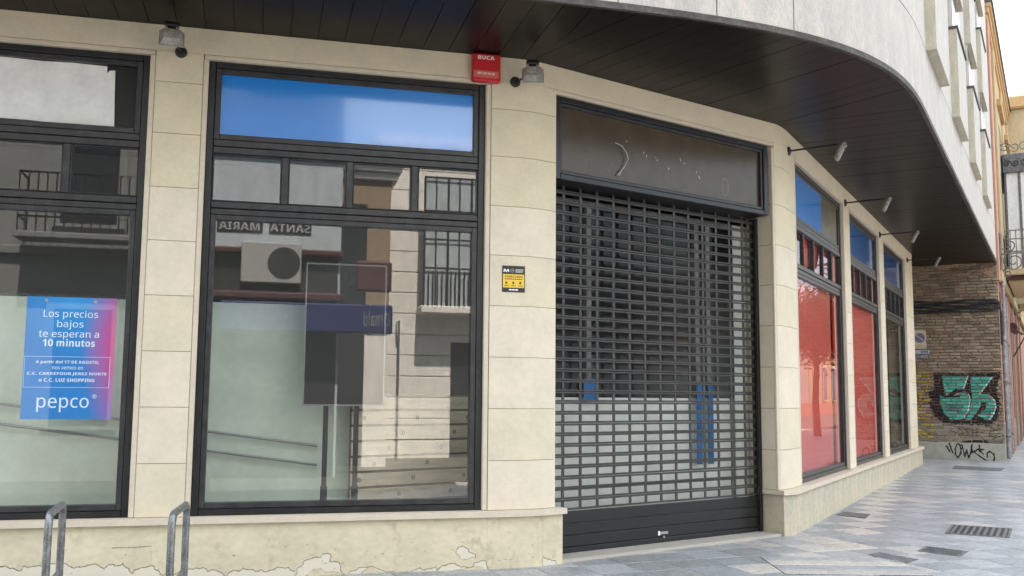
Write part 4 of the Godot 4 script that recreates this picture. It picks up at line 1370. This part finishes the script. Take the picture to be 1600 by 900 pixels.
	for y in H:
		for x in W:
			var l := 1.0 + 0.15 * n1.get_noise_2d(x * 2, y * 2 + 700) + 0.12 * n2.get_noise_2d(x, y + 500)
			im.set_pixel(x, y, Color(0.36 * l, 0.355 * l, 0.30 * l).linear_to_srgb())
	var B := func(cx: float, cy: float) -> Vector2:   # from the enlarged tag
		var p := Vector2((1420.0 + cx / 8.89 - 1450.3) / 69.4, 0.55 - (660.0 + cy / 8.89 - 693.0) * 0.0157)
		return Vector2((p.x + 0.8) * 200.0, (0.6 - p.y) * 200.0)
	for p in [[[500, 340], [545, 415]], [[540, 305], [585, 435]], [[650, 305], [620, 370], [620, 450], [650, 495], [690, 440], [700, 360], [680, 310], [650, 305]], [[710, 310], [730, 400], [750, 480], [775, 380], [800, 490], [830, 420], [850, 310]], [[850, 310], [845, 420]], [[845, 420], [910, 390]], [[860, 400], [960, 470], [1060, 535], [1120, 545]], [[950, 320], [955, 400]], [[910, 380], [1010, 375]], [[930, 370], [1000, 435]], [[1050, 470], [1050, 420], [1090, 395], [1140, 430], [1150, 490], [1110, 550]]]:
		var o := []
		for k in p: o.push_back(B.call(k[0], k[1]))
		stroke(im, o, 6.0, black, jag)
	im.generate_mipmaps()
	m = StandardMaterial3D.new()
	m.albedo_texture = ImageTexture.create_from_image(im)
	m.roughness = 0.9
	var base := MB.new()
	base.uvf = func(p: Vector3) -> Vector2: return Vector2((p.x + 0.8) * 200.0 / 512.0, (0.6 - p.y) * 200.0 / 128.0)
	base.span(Vector3(-0.78, -0.1, -0.3), Vector3(1.67, 0.55, 0.05), 0.012)
	part(t, "base", base, m)
	# bundle of cables, signs
	t = thing("cable_bundle", "thick bundle of black cables strung across the brick wall", "cables", FD * Transform3D(Basis(), Vector3(0, 3.9, 0.02)))
	for k in 6:
		var mb := MB.new()
		var pts := []
		for i in 13:
			var x := lerpf(-0.7, 1.62, i / 12.0)
			pts.push_back(Vector3(x, 0.13 - k * 0.052 + sin(i * 0.9 + k * 1.7) * 0.018 - sin(PI * i / 12.0) * 0.03, 0.03 + (k % 2) * 0.02))
		pts.push_back(Vector3(1.69, 0.05 - k * 0.03, 0.03))
		pts.push_back(Vector3(1.695 + (k % 3) * 0.012, -0.25, 0.015))
		pts.push_back(Vector3(1.69 + (k % 3) * 0.012, -0.98, 0.01))
		mb.tube(pts, 0.021, 6)
		part(t, "cable", mb, M.cable)
	t = thing("no_parking_sign", "faded square no parking sign on the brick wall", "sign", FD * Transform3D(Basis(), Vector3(-0.14, 3.085, 0.03)))
	bpart(t, "plate", Vector3(-0.145, -0.235, 0), Vector3(0.145, 0.235, 0.006), mat(Color(0.50, 0.42, 0.31), 0.7), 0.002)
	bpart(t, "lower_band", Vector3(-0.135, -0.225, 0.0061), Vector3(0.135, -0.14, 0.0068), M.cream, 0.0)
	var mb := MB.new()
	mb.tube([Vector3(0, 0.04, 0.0061), Vector3(0, 0.04, 0.0075)], 0.125, 28)
	part(t, "disc", mb, mat(Color(0.12, 0.12, 0.22), 0.6))
	mb = MB.new()
	var ring := []
	for i in 25: ring.push_back(Vector3(cos(TAU * i / 24.0) * 0.115, 0.04 + sin(TAU * i / 24.0) * 0.115, 0.0075))
	mb.tube(ring, 0.008, 5, false)
	part(t, "ring", mb, mat(Color(0.34, 0.24, 0.22), 0.6))
	mb = MB.new()
	mb.box(Vector3(0, 0, 0), Vector3(0.2, 0.02, 0.002), 0.0, Transform3D(Basis(Vector3.BACK, -0.7), Vector3(0, 0.04, 0.008)))
	part(t, "bar", mb, mat(Color(0.5, 0.45, 0.42), 0.6))
	t = thing("street_plate", "narrow blue and white plate under the no parking sign", "sign", FD * Transform3D(Basis(), Vector3(-0.12, 2.71, 0.03)))
	bpart(t, "plate", Vector3(-0.19, 0.02, 0), Vector3(0.19, 0.11, 0.005), mat(Color(0.35, 0.40, 0.42), 0.6), 0.001)
	bpart(t, "plate", Vector3(-0.19, -0.10, 0), Vector3(0.15, -0.01, 0.005), mat(Color(0.13, 0.14, 0.16), 0.6), 0.001)
	for k in 5:
		bpart(t, "print", Vector3(0.0 + k * 0.03, -0.085, 0.0051), Vector3(0.018 + k * 0.03, -0.03, 0.0056), M.alu, 0.0)
		bpart(t, "print", Vector3(0.0 + k * 0.034, 0.035, 0.0051), Vector3(0.02 + k * 0.034, 0.095, 0.0056), M.navy, 0.0)

# ---------------------------------------------------------------- the house next door and what hangs on it
func scroll(c: Vector3, r0: float, r1: float, turns: float, start: float) -> Array:
	var o := []
	var n := int(14 * turns) + 4
	for i in n:
		var k := float(i) / (n - 1)
		var an := start + TAU * turns * k
		o.push_back(c + Vector3(0, sin(an), cos(an)) * lerpf(r0, r1, k))
	return o

func build_neighbour() -> void:
	var t := thing("town_house", "ochre town house with pink ground floor beyond the brick wall", "building", FN)
	var top := 11.4
	bpart(t, "wall", Vector3(0.0, 4.7, -5), Vector3(30, top, 0), M.ochre, 0.0)
	bpart(t, "ground_floor_wall", Vector3(0.02, 0.95, -4.9), Vector3(30, 4.695, -0.02), M.pink, 0.0)
	bpart(t, "base", Vector3(0.0, -0.1, -4.9), Vector3(30, 0.949, 0.02), M.grey_base, 0.01)
	bpart(t, "corner_strip", Vector3(0.0, 4.4, -0.3), Vector3(0.55, top - 0.4, 0.05), M.pink, 0.01)
	for k in 3:
		bpart(t, "pilaster", Vector3(2.2 + k * 4.2, 4.75, 0.001), Vector3(2.6 + k * 4.2, top - 0.5, 0.06), M.cream, 0.01)
		var w := group_part(t, "window")
		bpart(w, "surround", Vector3(3.3 + k * 4.2, 6.0, 0.001), Vector3(5.4 + k * 4.2, 9.6, 0.05), M.cream, 0.01)
		bpart(w, "pane", Vector3(3.6 + k * 4.2, 6.2, 0.02), Vector3(5.1 + k * 4.2, 9.2, 0.055), M.shade_glass, 0.0)
		bpart(w, "hood", Vector3(3.2 + k * 4.2, 9.61, 0.001), Vector3(5.5 + k * 4.2, 9.8, 0.16), M.ochre, 0.02)
	var mb := MB.new()
	for s in [[top - 0.45, 0.05], [top - 0.25, 0.09], [top - 0.1, 0.14]]:
		mb.span(Vector3(0, s[0], -0.3), Vector3(30, s[0] + 0.149 if s[1] < 0.12 else top + 0.02, s[1]), 0.02)
	part(t, "cornice", mb, M.ochre)
	mb = MB.new()
	mb.span(Vector3(0, top + 0.021, -5), Vector3(30, top + 0.10, 0.18), 0.01)
	part(t, "eaves", mb, M.drip)
	for k in 5:
		bpart(t, "ground_pilaster", Vector3(1.2 + k * 3.0, -0.05, 0.021), Vector3(1.7 + k * 3.0, 4.3, 0.07), [M.grey_base, M.pink][k % 2], 0.01)
	bpart(t, "string_course", Vector3(0.6, 4.45, 0.001), Vector3(30, 4.7, 0.10), M.cream, 0.02)
	# yellow bay tower further along
	var bay := group_part(t, "oriel", Transform3D(Basis(), Vector3(10.9, 0, 0)))
	bpart(bay, "oriel_wall", Vector3(0, 4.72, 0.0), Vector3(3.0, 11.5, 0.62), M.cream, 0.02)
	bpart(bay, "oriel_cornice", Vector3(-0.2, 11.5, 0.0), Vector3(3.2, 11.95, 0.78), M.ochre, 0.05)
	# glazed balcony with its railing
	t = thing("glazed_balcony", "dark iron glazed balcony projecting from the ochre house", "balcony", FN * Transform3D(Basis(), Vector3(4.3, 4.75, 0)))
	bpart(t, "floor", Vector3(-2.2, 0.0, 0.101), Vector3(3.2, 0.16, 0.95), M.cream, 0.02)
	bpart(t, "soffit_panel", Vector3(-2.1, -0.10, 0.101), Vector3(3.1, -0.001, 0.85), M.dark_red, 0.01)
	bpart(t, "soffit_panel", Vector3(-1.8, -0.16, 0.15), Vector3(2.8, -0.101, 0.75), M.cream, 0.01)
	for x in [0.25, 1.7, 3.15]:
		bpart(t, "post", Vector3(x - 0.04, 0.16, 0.85), Vector3(x + 0.04, 3.6, 0.93), M.iron, 0.006)
	for z in [0.12, 0.48]:
		bpart(t, "post", Vector3(0.21, 0.16, z - 0.03), Vector3(0.29, 3.6, z + 0.03), M.iron, 0.006)
	bpart(t, "roof_band", Vector3(0.15, 3.2, 0.06), Vector3(3.3, 3.75, 1.0), M.iron, 0.02)
	bpart(t, "pane", Vector3(0.245, 0.2, 0.15), Vector3(0.255, 3.2, 0.84), M.opposite_white, 0.0)
	bpart(t, "pane", Vector3(0.3, 0.2, 0.885), Vector3(3.1, 3.2, 0.895), M.opposite_white, 0.0)
	for k in 4:
		mb = MB.new()
		mb.tube(scroll(Vector3(0.14, 3.47, 0.18 + k * 0.22), 0.10, 0.02, 1.4, k * PI), 0.012, 5)
		part(t, "scrollwork", mb, M.iron_black)
	for k in 4:
		mb = MB.new()
		mb.tube(scroll(Vector3(0.2, 3.95, 0.15 + k * 0.24), 0.15, 0.03, 1.3, k * PI), 0.014, 5)
		part(t, "crest", mb, M.iron)
	var rail := group_part(t, "railing")
	for y in [0.62, 0.95, 1.18]:
		mb = MB.new()
		mb.tube([Vector3(-2.15, y, 0.12), Vector3(-2.15, y, 0.92), Vector3(0.2, y, 0.92)], 0.018, 6)
		part(rail, "bar", mb, M.iron)
	for k in 7:
		mb = MB.new()
		mb.tube([Vector3(-2.15, 0.16, 0.12 + k * 0.133), Vector3(-2.15, 1.18, 0.12 + k * 0.133)], 0.012, 6)
		part(rail, "baluster", mb, M.iron)
	for k in 10:
		mb = MB.new()
		mb.tube([Vector3(-2.15 + k * 0.24, 0.16, 0.92), Vector3(-2.15 + k * 0.24, 1.18, 0.92)], 0.012, 6)
		part(rail, "baluster", mb, M.iron)
	# wall lantern on a scrolled bracket
	t = thing("wall_lantern", "old iron street lantern on a scrolled wall bracket by the brick wall corner", "lantern", FN * Transform3D(Basis(), Vector3(1.3, 5.0, 0.02)))
	mb = MB.new()
	mb.tube([Vector3(0, -0.55, 0.02), Vector3(0, 0.75, 0.02)], 0.03, 8)
	part(t, "back_bar", mb, M.iron)
	mb = MB.new()
	mb.tube([Vector3(0, 0.2, 0.02), Vector3(0, 0.22, 0.6), Vector3(0, 0.16, 1.2)], 0.02, 8)
	part(t, "arm", mb, M.iron)
	for sc in [[Vector3(0, 0.0, 0.32), 0.26, 0.05, 1.6, 2.0], [Vector3(0, 0.42, 0.22), 0.17, 0.03, 1.5, 3.6], [Vector3(0, 0.02, 0.78), 0.16, 0.03, 1.5, 0.5], [Vector3(0, -0.3, 0.16), 0.13, 0.03, 1.4, 1.0]]:
		mb = MB.new()
		mb.tube(scroll(sc[0], sc[1], sc[2], sc[3], sc[4]), 0.018, 6)
		part(t, "scroll", mb, M.iron)
	var ln := Transform3D(Basis(), Vector3(0, 0.12, 1.2))
	mb = MB.new()
	mb.lathe([Vector2(0.0, 0.98), Vector2(0.03, 0.9), Vector2(0.07, 0.82), Vector2(0.10, 0.76), Vector2(0.26, 0.60), Vector2(0.30, 0.55), Vector2(0.28, 0.52)], 8, ln)
	part(t, "roof", mb, M.iron_black)
	mb = MB.new()
	mb.lathe([Vector2(0.26, 0.52), Vector2(0.15, 0.02)], 6, ln)
	part(t, "glass_body", mb, M.lamp_glass)
	for k in 6:
		var an := TAU * k / 6.0
		mb = MB.new()
		mb.tube([ln * Vector3(cos(an) * 0.265, 0.53, sin(an) * 0.265), ln * Vector3(cos(an) * 0.155, 0.01, sin(an) * 0.155)], 0.012, 5)
		part(t, "rib", mb, M.iron_black)
	mb = MB.new()
	mb.lathe([Vector2(0.17, 0.03), Vector2(0.16, -0.02), Vector2(0.05, -0.08), Vector2(0.0, -0.1)], 8, ln)
	part(t, "foot", mb, M.iron_black)
	for p in [[0.06, 0.045, 3.05, "grey drain pipe at the corner of the brick wall"], [0.95, 0.04, 4.6, "long grey drain pipe on the pink wall"], [2.35, 0.035, 4.2, "thin grey drain pipe further along the pink wall"]]:
		t = thing("drain_pipe", p[3], "drain pipe", FN * Transform3D(Basis(), Vector3(p[0] + 0.02, 0.1, 0.075)))
		mb = MB.new()
		mb.tube([Vector3(0, 0, 0), Vector3(0, p[2] - 0.1, 0)], p[1], 12)
		part(t, "pipe", mb, M.pipe)
		for y in [0.5, 1.8, 2.8]:
			mb = MB.new()
			mb.tube([Vector3(0, y, 0), Vector3(0, y + 0.05, 0)], p[1] + 0.01, 12)
			part(t, "clip", mb, M.iron)
	t = thing("shop_awning", "folded dark red awning over a doorway of the pink wall", "awning", FN * Transform3D(Basis(), Vector3(4.4, 3.1, 0.0)))
	mb = MB.new()
	mb.tube([Vector3(0, 0.45, 0.14), Vector3(2.0, 0.45, 0.14)], 0.11, 10)
	part(t, "roll", mb, M.dark_red)
	mb = MB.new()
	mb.tube([Vector3(0.05, 0.4, 0.1), Vector3(0.05, 0.2, 0.45), Vector3(0.05, -0.4, 0.12)], 0.025, 6)
	part(t, "arm", mb, M.iron_black)
	# houses further down the same side
	for k in 3:
		var u0: float = 30.2 + k * 13.0
		t = thing("distant_house", ["cream house next after the ochre one down the street", "pale house near the far end of the street", "ochre house closing the far end of the street"][k], "building", FN * Transform3D(Basis(), Vector3(u0, 0.3, 0)))
		bpart(t, "wall", Vector3(0, 0, -6), Vector3(12.8, 9.5 + k, 0.0), [M.cream, M.opposite_white, M.ochre][k], 0.0)
		bpart(t, "eaves", Vector3(0, 9.51 + k, -6), Vector3(12.8, 9.8 + k, 0.35), M.drip, 0.02)
		for j in 4:
			for i in 2:
				bpart(t, "window", Vector3(1.0 + j * 3, 1.0 + i * 4, 0.001), Vector3(2.2 + j * 3, 3.6 + i * 4, 0.04), M.shade_glass, 0.0)

# ---------------------------------------------------------------- across the street: what the glass mirrors
func facade_windows(t: Node3D, u0: float, u1: float, step: float, rows: Array, z: float, m: Material) -> void:
	var u := u0
	while u < u1:
		for y in rows:
			var w := group_part(t, "window")
			bpart(w, "surround", Vector3(u, y - 0.1, z - 0.06), Vector3(u + 1.3, y + 2.3, z - 0.001), m, 0.01)
			bpart(w, "pane", Vector3(u + 0.15, y, z - 0.075), Vector3(u + 1.15, y + 2.15, z - 0.062), M.shade_glass, 0.0)
		u += step

func build_opposite() -> void:
	var z := 10.6
	var t := thing("opposite_house", "tall grey rendered house across the street mirrored in the shop windows", "building", FA * Transform3D(Basis(), Vector3(0, 0, 0)))
	bpart(t, "wall", Vector3(-4.1, -0.1, z), Vector3(-1.0, 6.4, z + 6), M.opposite_grey, 0.0)
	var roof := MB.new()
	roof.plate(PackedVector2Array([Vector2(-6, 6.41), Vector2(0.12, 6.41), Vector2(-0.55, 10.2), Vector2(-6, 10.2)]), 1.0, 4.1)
	part(t, "added_dark_roof", roof, M.reflection_dark, Transform3D(Basis(Vector3(0, 0, -1), Vector3.UP, Vector3(-1, 0, 0)), Vector3(0, 0, z)))  # roof added to darken the mirror image in the blue panel
	facade_windows(t, -2.9, -2.5, 2.9, [7.9], z, M.opposite_white)
	for r in [[-3.42, -2.55, "MARIA"], [-2.42, -1.60, "SANTA"]]:
		bpart(t, "name_board", Vector3(r[0], 4.78, z - 0.02), Vector3(r[1], 5.0, z - 0.001), M.ink, 0.0)
		lettering(t, "lettering", r[2], Vector3((r[0] + r[1]) * 0.5, 4.89, z - 0.03), 0.78, M.grey_render, true, PI, 0.16, 0.02)
	bpart(t, "shop_opening", Vector3(-4.05, 0.0, z - 0.02), Vector3(-1.05, 4.32, z - 0.001), M.ink, 0.0)
	bpart(t, "coping", Vector3(-3.5, 3.42, z - 0.55), Vector3(-0.95, 3.56, z - 0.001), M.dark_red, 0.03)
	bpart(t, "coping", Vector3(-3.9, 4.33, z - 0.20), Vector3(-0.95, 4.46, z - 0.001), M.dark_red, 0.03)
	t = thing("grey_house", "long grey rendered house across the street mirrored in the poster window", "building", FA)
	bpart(t, "wall", Vector3(-22, -0.1, z - 0.03), Vector3(-4.11, 10.2, z + 6), M.grey_render, 0.0)
	bpart(t, "string_course", Vector3(-22, 4.15, z - 0.15), Vector3(-4.12, 4.32, z - 0.031), M.grey_render, 0.02)
	facade_windows(t, -9.3, -5.5, 2.9, [4.8], z - 0.03, M.grey_render)
	facade_windows(t, -9.3, -5.0, 2.9, [1.0, 7.0], z - 0.03, M.grey_render)
	t = thing("balcony", "iron railed balcony of the long grey house across the street", "balcony", FA * Transform3D(Basis(), Vector3(-5.6, 4.5, z)))
	bpart(t, "floor", Vector3(-1.3, -0.12, -0.75), Vector3(1.3, 0.0, -0.16), M.grey_render, 0.02)
	for y in [0.28, 1.1]:
		var mb := MB.new()
		mb.tube([Vector3(-1.25, y, -0.02), Vector3(-1.25, y, -0.7), Vector3(1.25, y, -0.7), Vector3(1.25, y, -0.02)], 0.022, 6)
		part(t, "rail", mb, M.iron_black)
	for k in 17:
		var mb := MB.new()
		mb.tube([Vector3(-1.25 + k * 0.156, 0, -0.7), Vector3(-1.25 + k * 0.156, 1.1, -0.7)], 0.014, 6)
		part(t, "baluster", mb, M.iron_black)
	t = thing("ac_unit", "grey air conditioner hung on the tall house across the street", "air conditioner", FA * Transform3D(Basis(), Vector3(-2.36, 3.74, z)))
	bpart(t, "case", Vector3(-0.57, 0, -0.42), Vector3(0.57, 0.80, -0.05), mat(Color(0.30, 0.31, 0.30), 0.5), 0.02)
	var mb := MB.new()
	mb.tube([Vector3(0.24, 0.4, -0.43), Vector3(0.24, 0.4, -0.4)], 0.31, 24)
	part(t, "fan_grille", mb, M.ink)
	for x in [-0.4, 0.4]:
		bpart(t, "bracket", Vector3(x - 0.02, -0.06, -0.42), Vector3(x + 0.02, -0.001, 0.0), M.iron_black, 0.0)
	t = thing("shop_fascia", "navy blue shop fascia across the street with pale lettering", "sign", FA * Transform3D(Basis(), Vector3(-1.7, 2.8, z)))
	bpart(t, "panel", Vector3(-1.6, 0, -0.6), Vector3(1.25, 0.56, -0.03), M.navy, 0.03)
	bpart(t, "panel_return", Vector3(1.26, 0, -0.6), Vector3(1.7, 0.56, 0.3), M.navy, 0.03)
	lettering(t, "lettering", "Ornald", Vector3(1.38, 0.27, -0.615), 0.5, M.pipe, false, PI, 0.28, 0.02)
	t = thing("projecting_sign", "dark red shop sign sticking out above the navy fascia across the street", "sign", FA * Transform3D(Basis(), Vector3(-0.4, 3.6, z)))
	bpart(t, "panel", Vector3(-0.35, 0.0, -0.75), Vector3(0.35, 0.62, -0.60), M.dark_red, 0.05)
	bpart(t, "bracket", Vector3(-0.45, 0.2, -0.7), Vector3(-0.36, 0.3, 0.0), M.iron_black, 0.0)
	# brick corner house, then the white one with a glazed balcony
	t = thing("brick_corner_house", "brick house with white cornice set back across the street", "building", FA)
	bpart(t, "wall", Vector3(-0.99, 3.4, 13.4), Vector3(0.35, 6.6, 16.3), M.opposite_brick, 0.0)
	bpart(t, "ground_floor_wall", Vector3(-0.99, -0.1, 13.41), Vector3(0.35, 3.39, 16.3), M.opposite_white, 0.0)
	bpart(t, "shop_opening", Vector3(-0.95, 0.0, 13.38), Vector3(-0.2, 3.0, 13.409), M.ink, 0.0)
	for k in 3:
		bpart(t, "cornice", Vector3(-1.1, 6.6 + k * 0.18, 13.3 - k * 0.1), Vector3(0.5 + k * 0.08, 6.78 + k * 0.18 - 0.002, 16.3), M.opposite_white, 0.02)
	bpart(t, "window", Vector3(-0.9, 3.4, 13.33), Vector3(-0.2, 6.0, 13.399), M.shade_glass, 0.0)
	t = thing("white_house", "white house with grooved walls and glazed balcony across the street", "building", FA)
	for k in 15:
		bpart(t, "wall_course", Vector3(0.36, -0.1 + k * 0.55, 16.4), Vector3(14, 0.43 + k * 0.55, 21), M.opposite_white, 0.012)
	bpart(t, "wall_core", Vector3(0.4, -0.1, 16.44), Vector3(13.9, 8.1, 20.9), M.grey_base, 0.0)
	bpart(t, "cornice", Vector3(0.3, 8.15, 16.1), Vector3(14.1, 8.45, 21), M.opposite_white, 0.04)
	bpart(t, "shop_opening", Vector3(2.4, 0.0, 16.38), Vector3(6.5, 3.0, 16.399), M.ink, 0.0)
	facade_windows(t, 5.0, 12.0, 2.6, [4.4], 16.4, M.opposite_white)
	t = thing("mirador", "iron framed glazed balcony on the white house across the street", "balcony", FA * Transform3D(Basis(), Vector3(1.5, 3.9, 16.4)))
	bpart(t, "floor", Vector3(-0.05, -0.2, -0.8), Vector3(2.6, 0, -0.001), M.opposite_white, 0.03)
	bpart(t, "glazing", Vector3(0.0, 0.0, -0.70), Vector3(2.5, 3.4, -0.69), M.opposite_grey, 0.0)
	for k in 9:
		bpart(t, "post", Vector3(k * 0.31, 0, -0.76), Vector3(k * 0.31 + (0.05 if k % 2 == 0 else 0.03), 3.4, -0.705), M.iron_black, 0.004)
	for y in [0.95, 1.7, 2.45, 3.34]:
		bpart(t, "rail", Vector3(0, y, -0.77), Vector3(2.56, y + 0.05, -0.761), M.iron_black, 0.0)
	for k in 22:
		mb = MB.new()
		mb.tube([Vector3(0.02 + k * 0.118, 0, -0.79), Vector3(0.02 + k * 0.118, 0.9, -0.79)], 0.018, 6)
		part(t, "baluster", mb, M.iron_black)
	t = thing("street_sign", "round traffic sign on a grey pole across the street", "sign", FA * Transform3D(Basis(), Vector3(0.75, 0.0, 14.6)))
	mb = MB.new()
	mb.tube([Vector3(0, 0, 0), Vector3(0, 3.4, 0)], 0.035, 10)
	part(t, "pole", mb, M.galv)
	mb = MB.new()
	mb.tube([Vector3(-0.04, 3.05, -0.06), Vector3(-0.065, 3.05, -0.058)], 0.32, 24)
	part(t, "disc", mb, M.pipe)
	# the row across the side street, mirrored at a low angle in the red windows
	for k in 4:
		var u0: float = 9.0 + k * 14.0
		t = thing("side_street_house", ["white house across the side street mirrored in the red windows", "cream house across the side street behind the tree", "second white house further along the side street", "last cream house along the side street"][k], "building", FC * Transform3D(Basis(), Vector3(u0, 0.2, 10.6)))
		bpart(t, "wall", Vector3(0, -0.3, 0), Vector3(13.9, 7.0 - 0.5 * (k % 2), 6), [M.street_white, M.cream, M.street_white, M.cream][k], 0.0)
		bpart(t, "base", Vector3(0, -0.3, -0.05), Vector3(13.9, 1.1, -0.001), M.pink, 0.0)
		bpart(t, "cornice", Vector3(0, 7.01 - 0.5 * (k % 2), -0.3), Vector3(13.9, 7.4 - 0.5 * (k % 2), 6), M.opposite_white, 0.03)
		facade_windows(t, 1.2, 12.5, 2.9, [1.3, 4.4], 0.0, M.opposite_white)
	build_tree(FC * Vector3(24.5, 0, 4.6))

func build_tree(at: Vector3) -> void:
	at.y = ground_y(at)
	var t := thing("street_tree", "leafy street tree mirrored in the first red window", "tree", Transform3D(Basis(), at))
	var r := RandomNumberGenerator.new()
	r.seed = 3
	var mb := MB.new()
	mb.tube([Vector3(0, -0.05, 0), Vector3(0.05, 1.2, 0.02), Vector3(-0.03, 2.4, 0.0), Vector3(0.05, 3.2, 0.05)], 0.14, 10, true, 0.08)
	var tips := []
	for k in 9:
		var an := TAU * k / 9.0 + r.randf() * 0.5
		var a := Vector3(0, 2.3 + r.randf() * 0.9, 0)
		var b := a + Vector3(cos(an) * 0.8, 0.7, sin(an) * 0.8)
		var c := b + Vector3(cos(an) * r.randf_range(0.3, 1.0), r.randf_range(0.3, 0.9), sin(an) * r.randf_range(0.3, 1.0))
		mb.tube([a, b, c], 0.055, 6, true, 0.02)
		tips.push_back(b); tips.push_back(c)
	part(t, "trunk", mb, M.bark)
	for k in 34:
		var d := Vector3(r.randfn(), r.randfn(), r.randfn()).normalized() * r.randf_range(0.5, 1.0)
		tips.push_back(Vector3(d.x * 1.9, 4.05 + d.y * 0.95, d.z * 1.9))
	var cr := MB.new()
	cr.use_col = true
	for tip in tips:
		for k in 300:
			var d := Vector3(r.randfn(), r.randfn() * 0.7, r.randfn()) * 0.5
			var c: Vector3 = tip + d
			var b := Basis.from_euler(Vector3(r.randf() * TAU, r.randf() * TAU, r.randf() * TAU)) * r.randf_range(0.05, 0.10)
			var g := r.randf_range(0.7, 1.3)
			cr.tint = Color(0.07 * g * r.randf_range(0.8, 1.6), 0.12 * g, 0.025 * g)
			cr.quad(c + b * Vector3(-1, 0, 0), c + b * Vector3(0, 0.5, 0.15), c + b * Vector3(1, 0, 0), c + b * Vector3(0, -0.5, 0.15))
	part(t, "crown", cr, M.leaf)

func _ready() -> void:
	rng.seed = 42
	FA = Transform3D(Basis(Vector3.UP, deg_to_rad(90.0 - 75.621)), Vector3(0.17945, 0, -9.50997))
	FB = Transform3D(Basis(Vector3.UP, deg_to_rad(90.0 - 53.5645)), Vector3(0.17945, 0, -9.50997))
	FC = Transform3D(Basis(Vector3.UP, deg_to_rad(90.0 - 28.9556)), Vector3(3.29514, 0, -11.81003))
	FD = FC * Transform3D(Basis(Vector3.UP, -PI / 2), Vector3(14.6, 0, 0))
	FN = FC * Transform3D(Basis(), Vector3(14.6, 0.1, 1.66))
	FAI = FA.affine_inverse()
	FCI = FC.affine_inverse()
	# --- camera, sky, sun, exposure
	var cam := Camera3D.new()
	cam.name = "camera"
	cam.fov = 32.63
	cam.near = 0.05
	cam.far = 600.0
	cam.position = CAM
	cam.rotation = Vector3(deg_to_rad(6.2586), 0, deg_to_rad(0.4595))
	add_child(cam)
	cam.current = true
	var env := Environment.new()
	var sky := Sky.new()
	var sm := ProceduralSkyMaterial.new()
	sm.sky_top_color = Color(0.74, 0.80, 0.87).linear_to_srgb()
	sm.sky_horizon_color = Color(0.36, 0.42, 0.47).linear_to_srgb()
	sm.sky_curve = 0.6
	sm.ground_bottom_color = Color(0.4, 0.4, 0.4)
	sm.ground_horizon_color = Color(0.6, 0.6, 0.6)
	sky.sky_material = sm
	env.background_mode = Environment.BG_SKY
	env.sky = sky
	env.background_energy_multiplier = 1.0
	env.tonemap_mode = Environment.TONE_MAPPER_LINEAR
	env.tonemap_exposure = 4.25
	env.sdfgi_enabled = true
	env.ssao_enabled = true
	env.ssil_enabled = true
	var we := WorldEnvironment.new()
	we.name = "world_environment"
	we.environment = env
	add_child(we)
	var sun := DirectionalLight3D.new()
	sun.name = "sun"
	sun.light_energy = 1.6
	sun.light_angular_distance = 1.0
	sun.light_color = Color(1.0, 0.95, 0.88)
	sun.shadow_enabled = true
	sun.transform = Transform3D(Basis.looking_at(Vector3(0.12, -1.0, 0.565).normalized()), Vector3(0, 20, 0))
	add_child(sun)
	make_materials()
	make_edge()
	build_ground()
	build_shop()
	build_neighbour()
	build_brick_wall()
	build_opposite()
	build_shutter()
	build_floodlight(-3.316, 0.1, Vector3(-0.055, 0.02, 0.34), "grey floodlight on the stone pier between the two big windows", "floodlights over the shop front")
	build_floodlight(-0.169, -0.2, Vector3(0.10, 0.0, 0.30), "grey floodlight on the rounded pier beside the red alarm box", "floodlights over the shop front")
	for l in [[0.349, "grey spotlight on an arm above the first red window"], [4.094, "grey spotlight on an arm between the two red windows"], [7.557, "grey spotlight on an arm beside the dark third side window"], [11.431, "grey spotlight on an arm at the end pier near the brick wall"]]:
		build_arm_lamp(l[0], 0.60, l[1])
	build_wall_items()
	build_rack(Vector2(-3.02, -6.57), Vector2(-3.23, -7.24), "galvanised hoop bike rack below the closing poster")
	build_rack(Vector2(-2.23, -6.62), Vector2(-2.355, -7.30), "galvanised hoop bike rack before the stone pier")
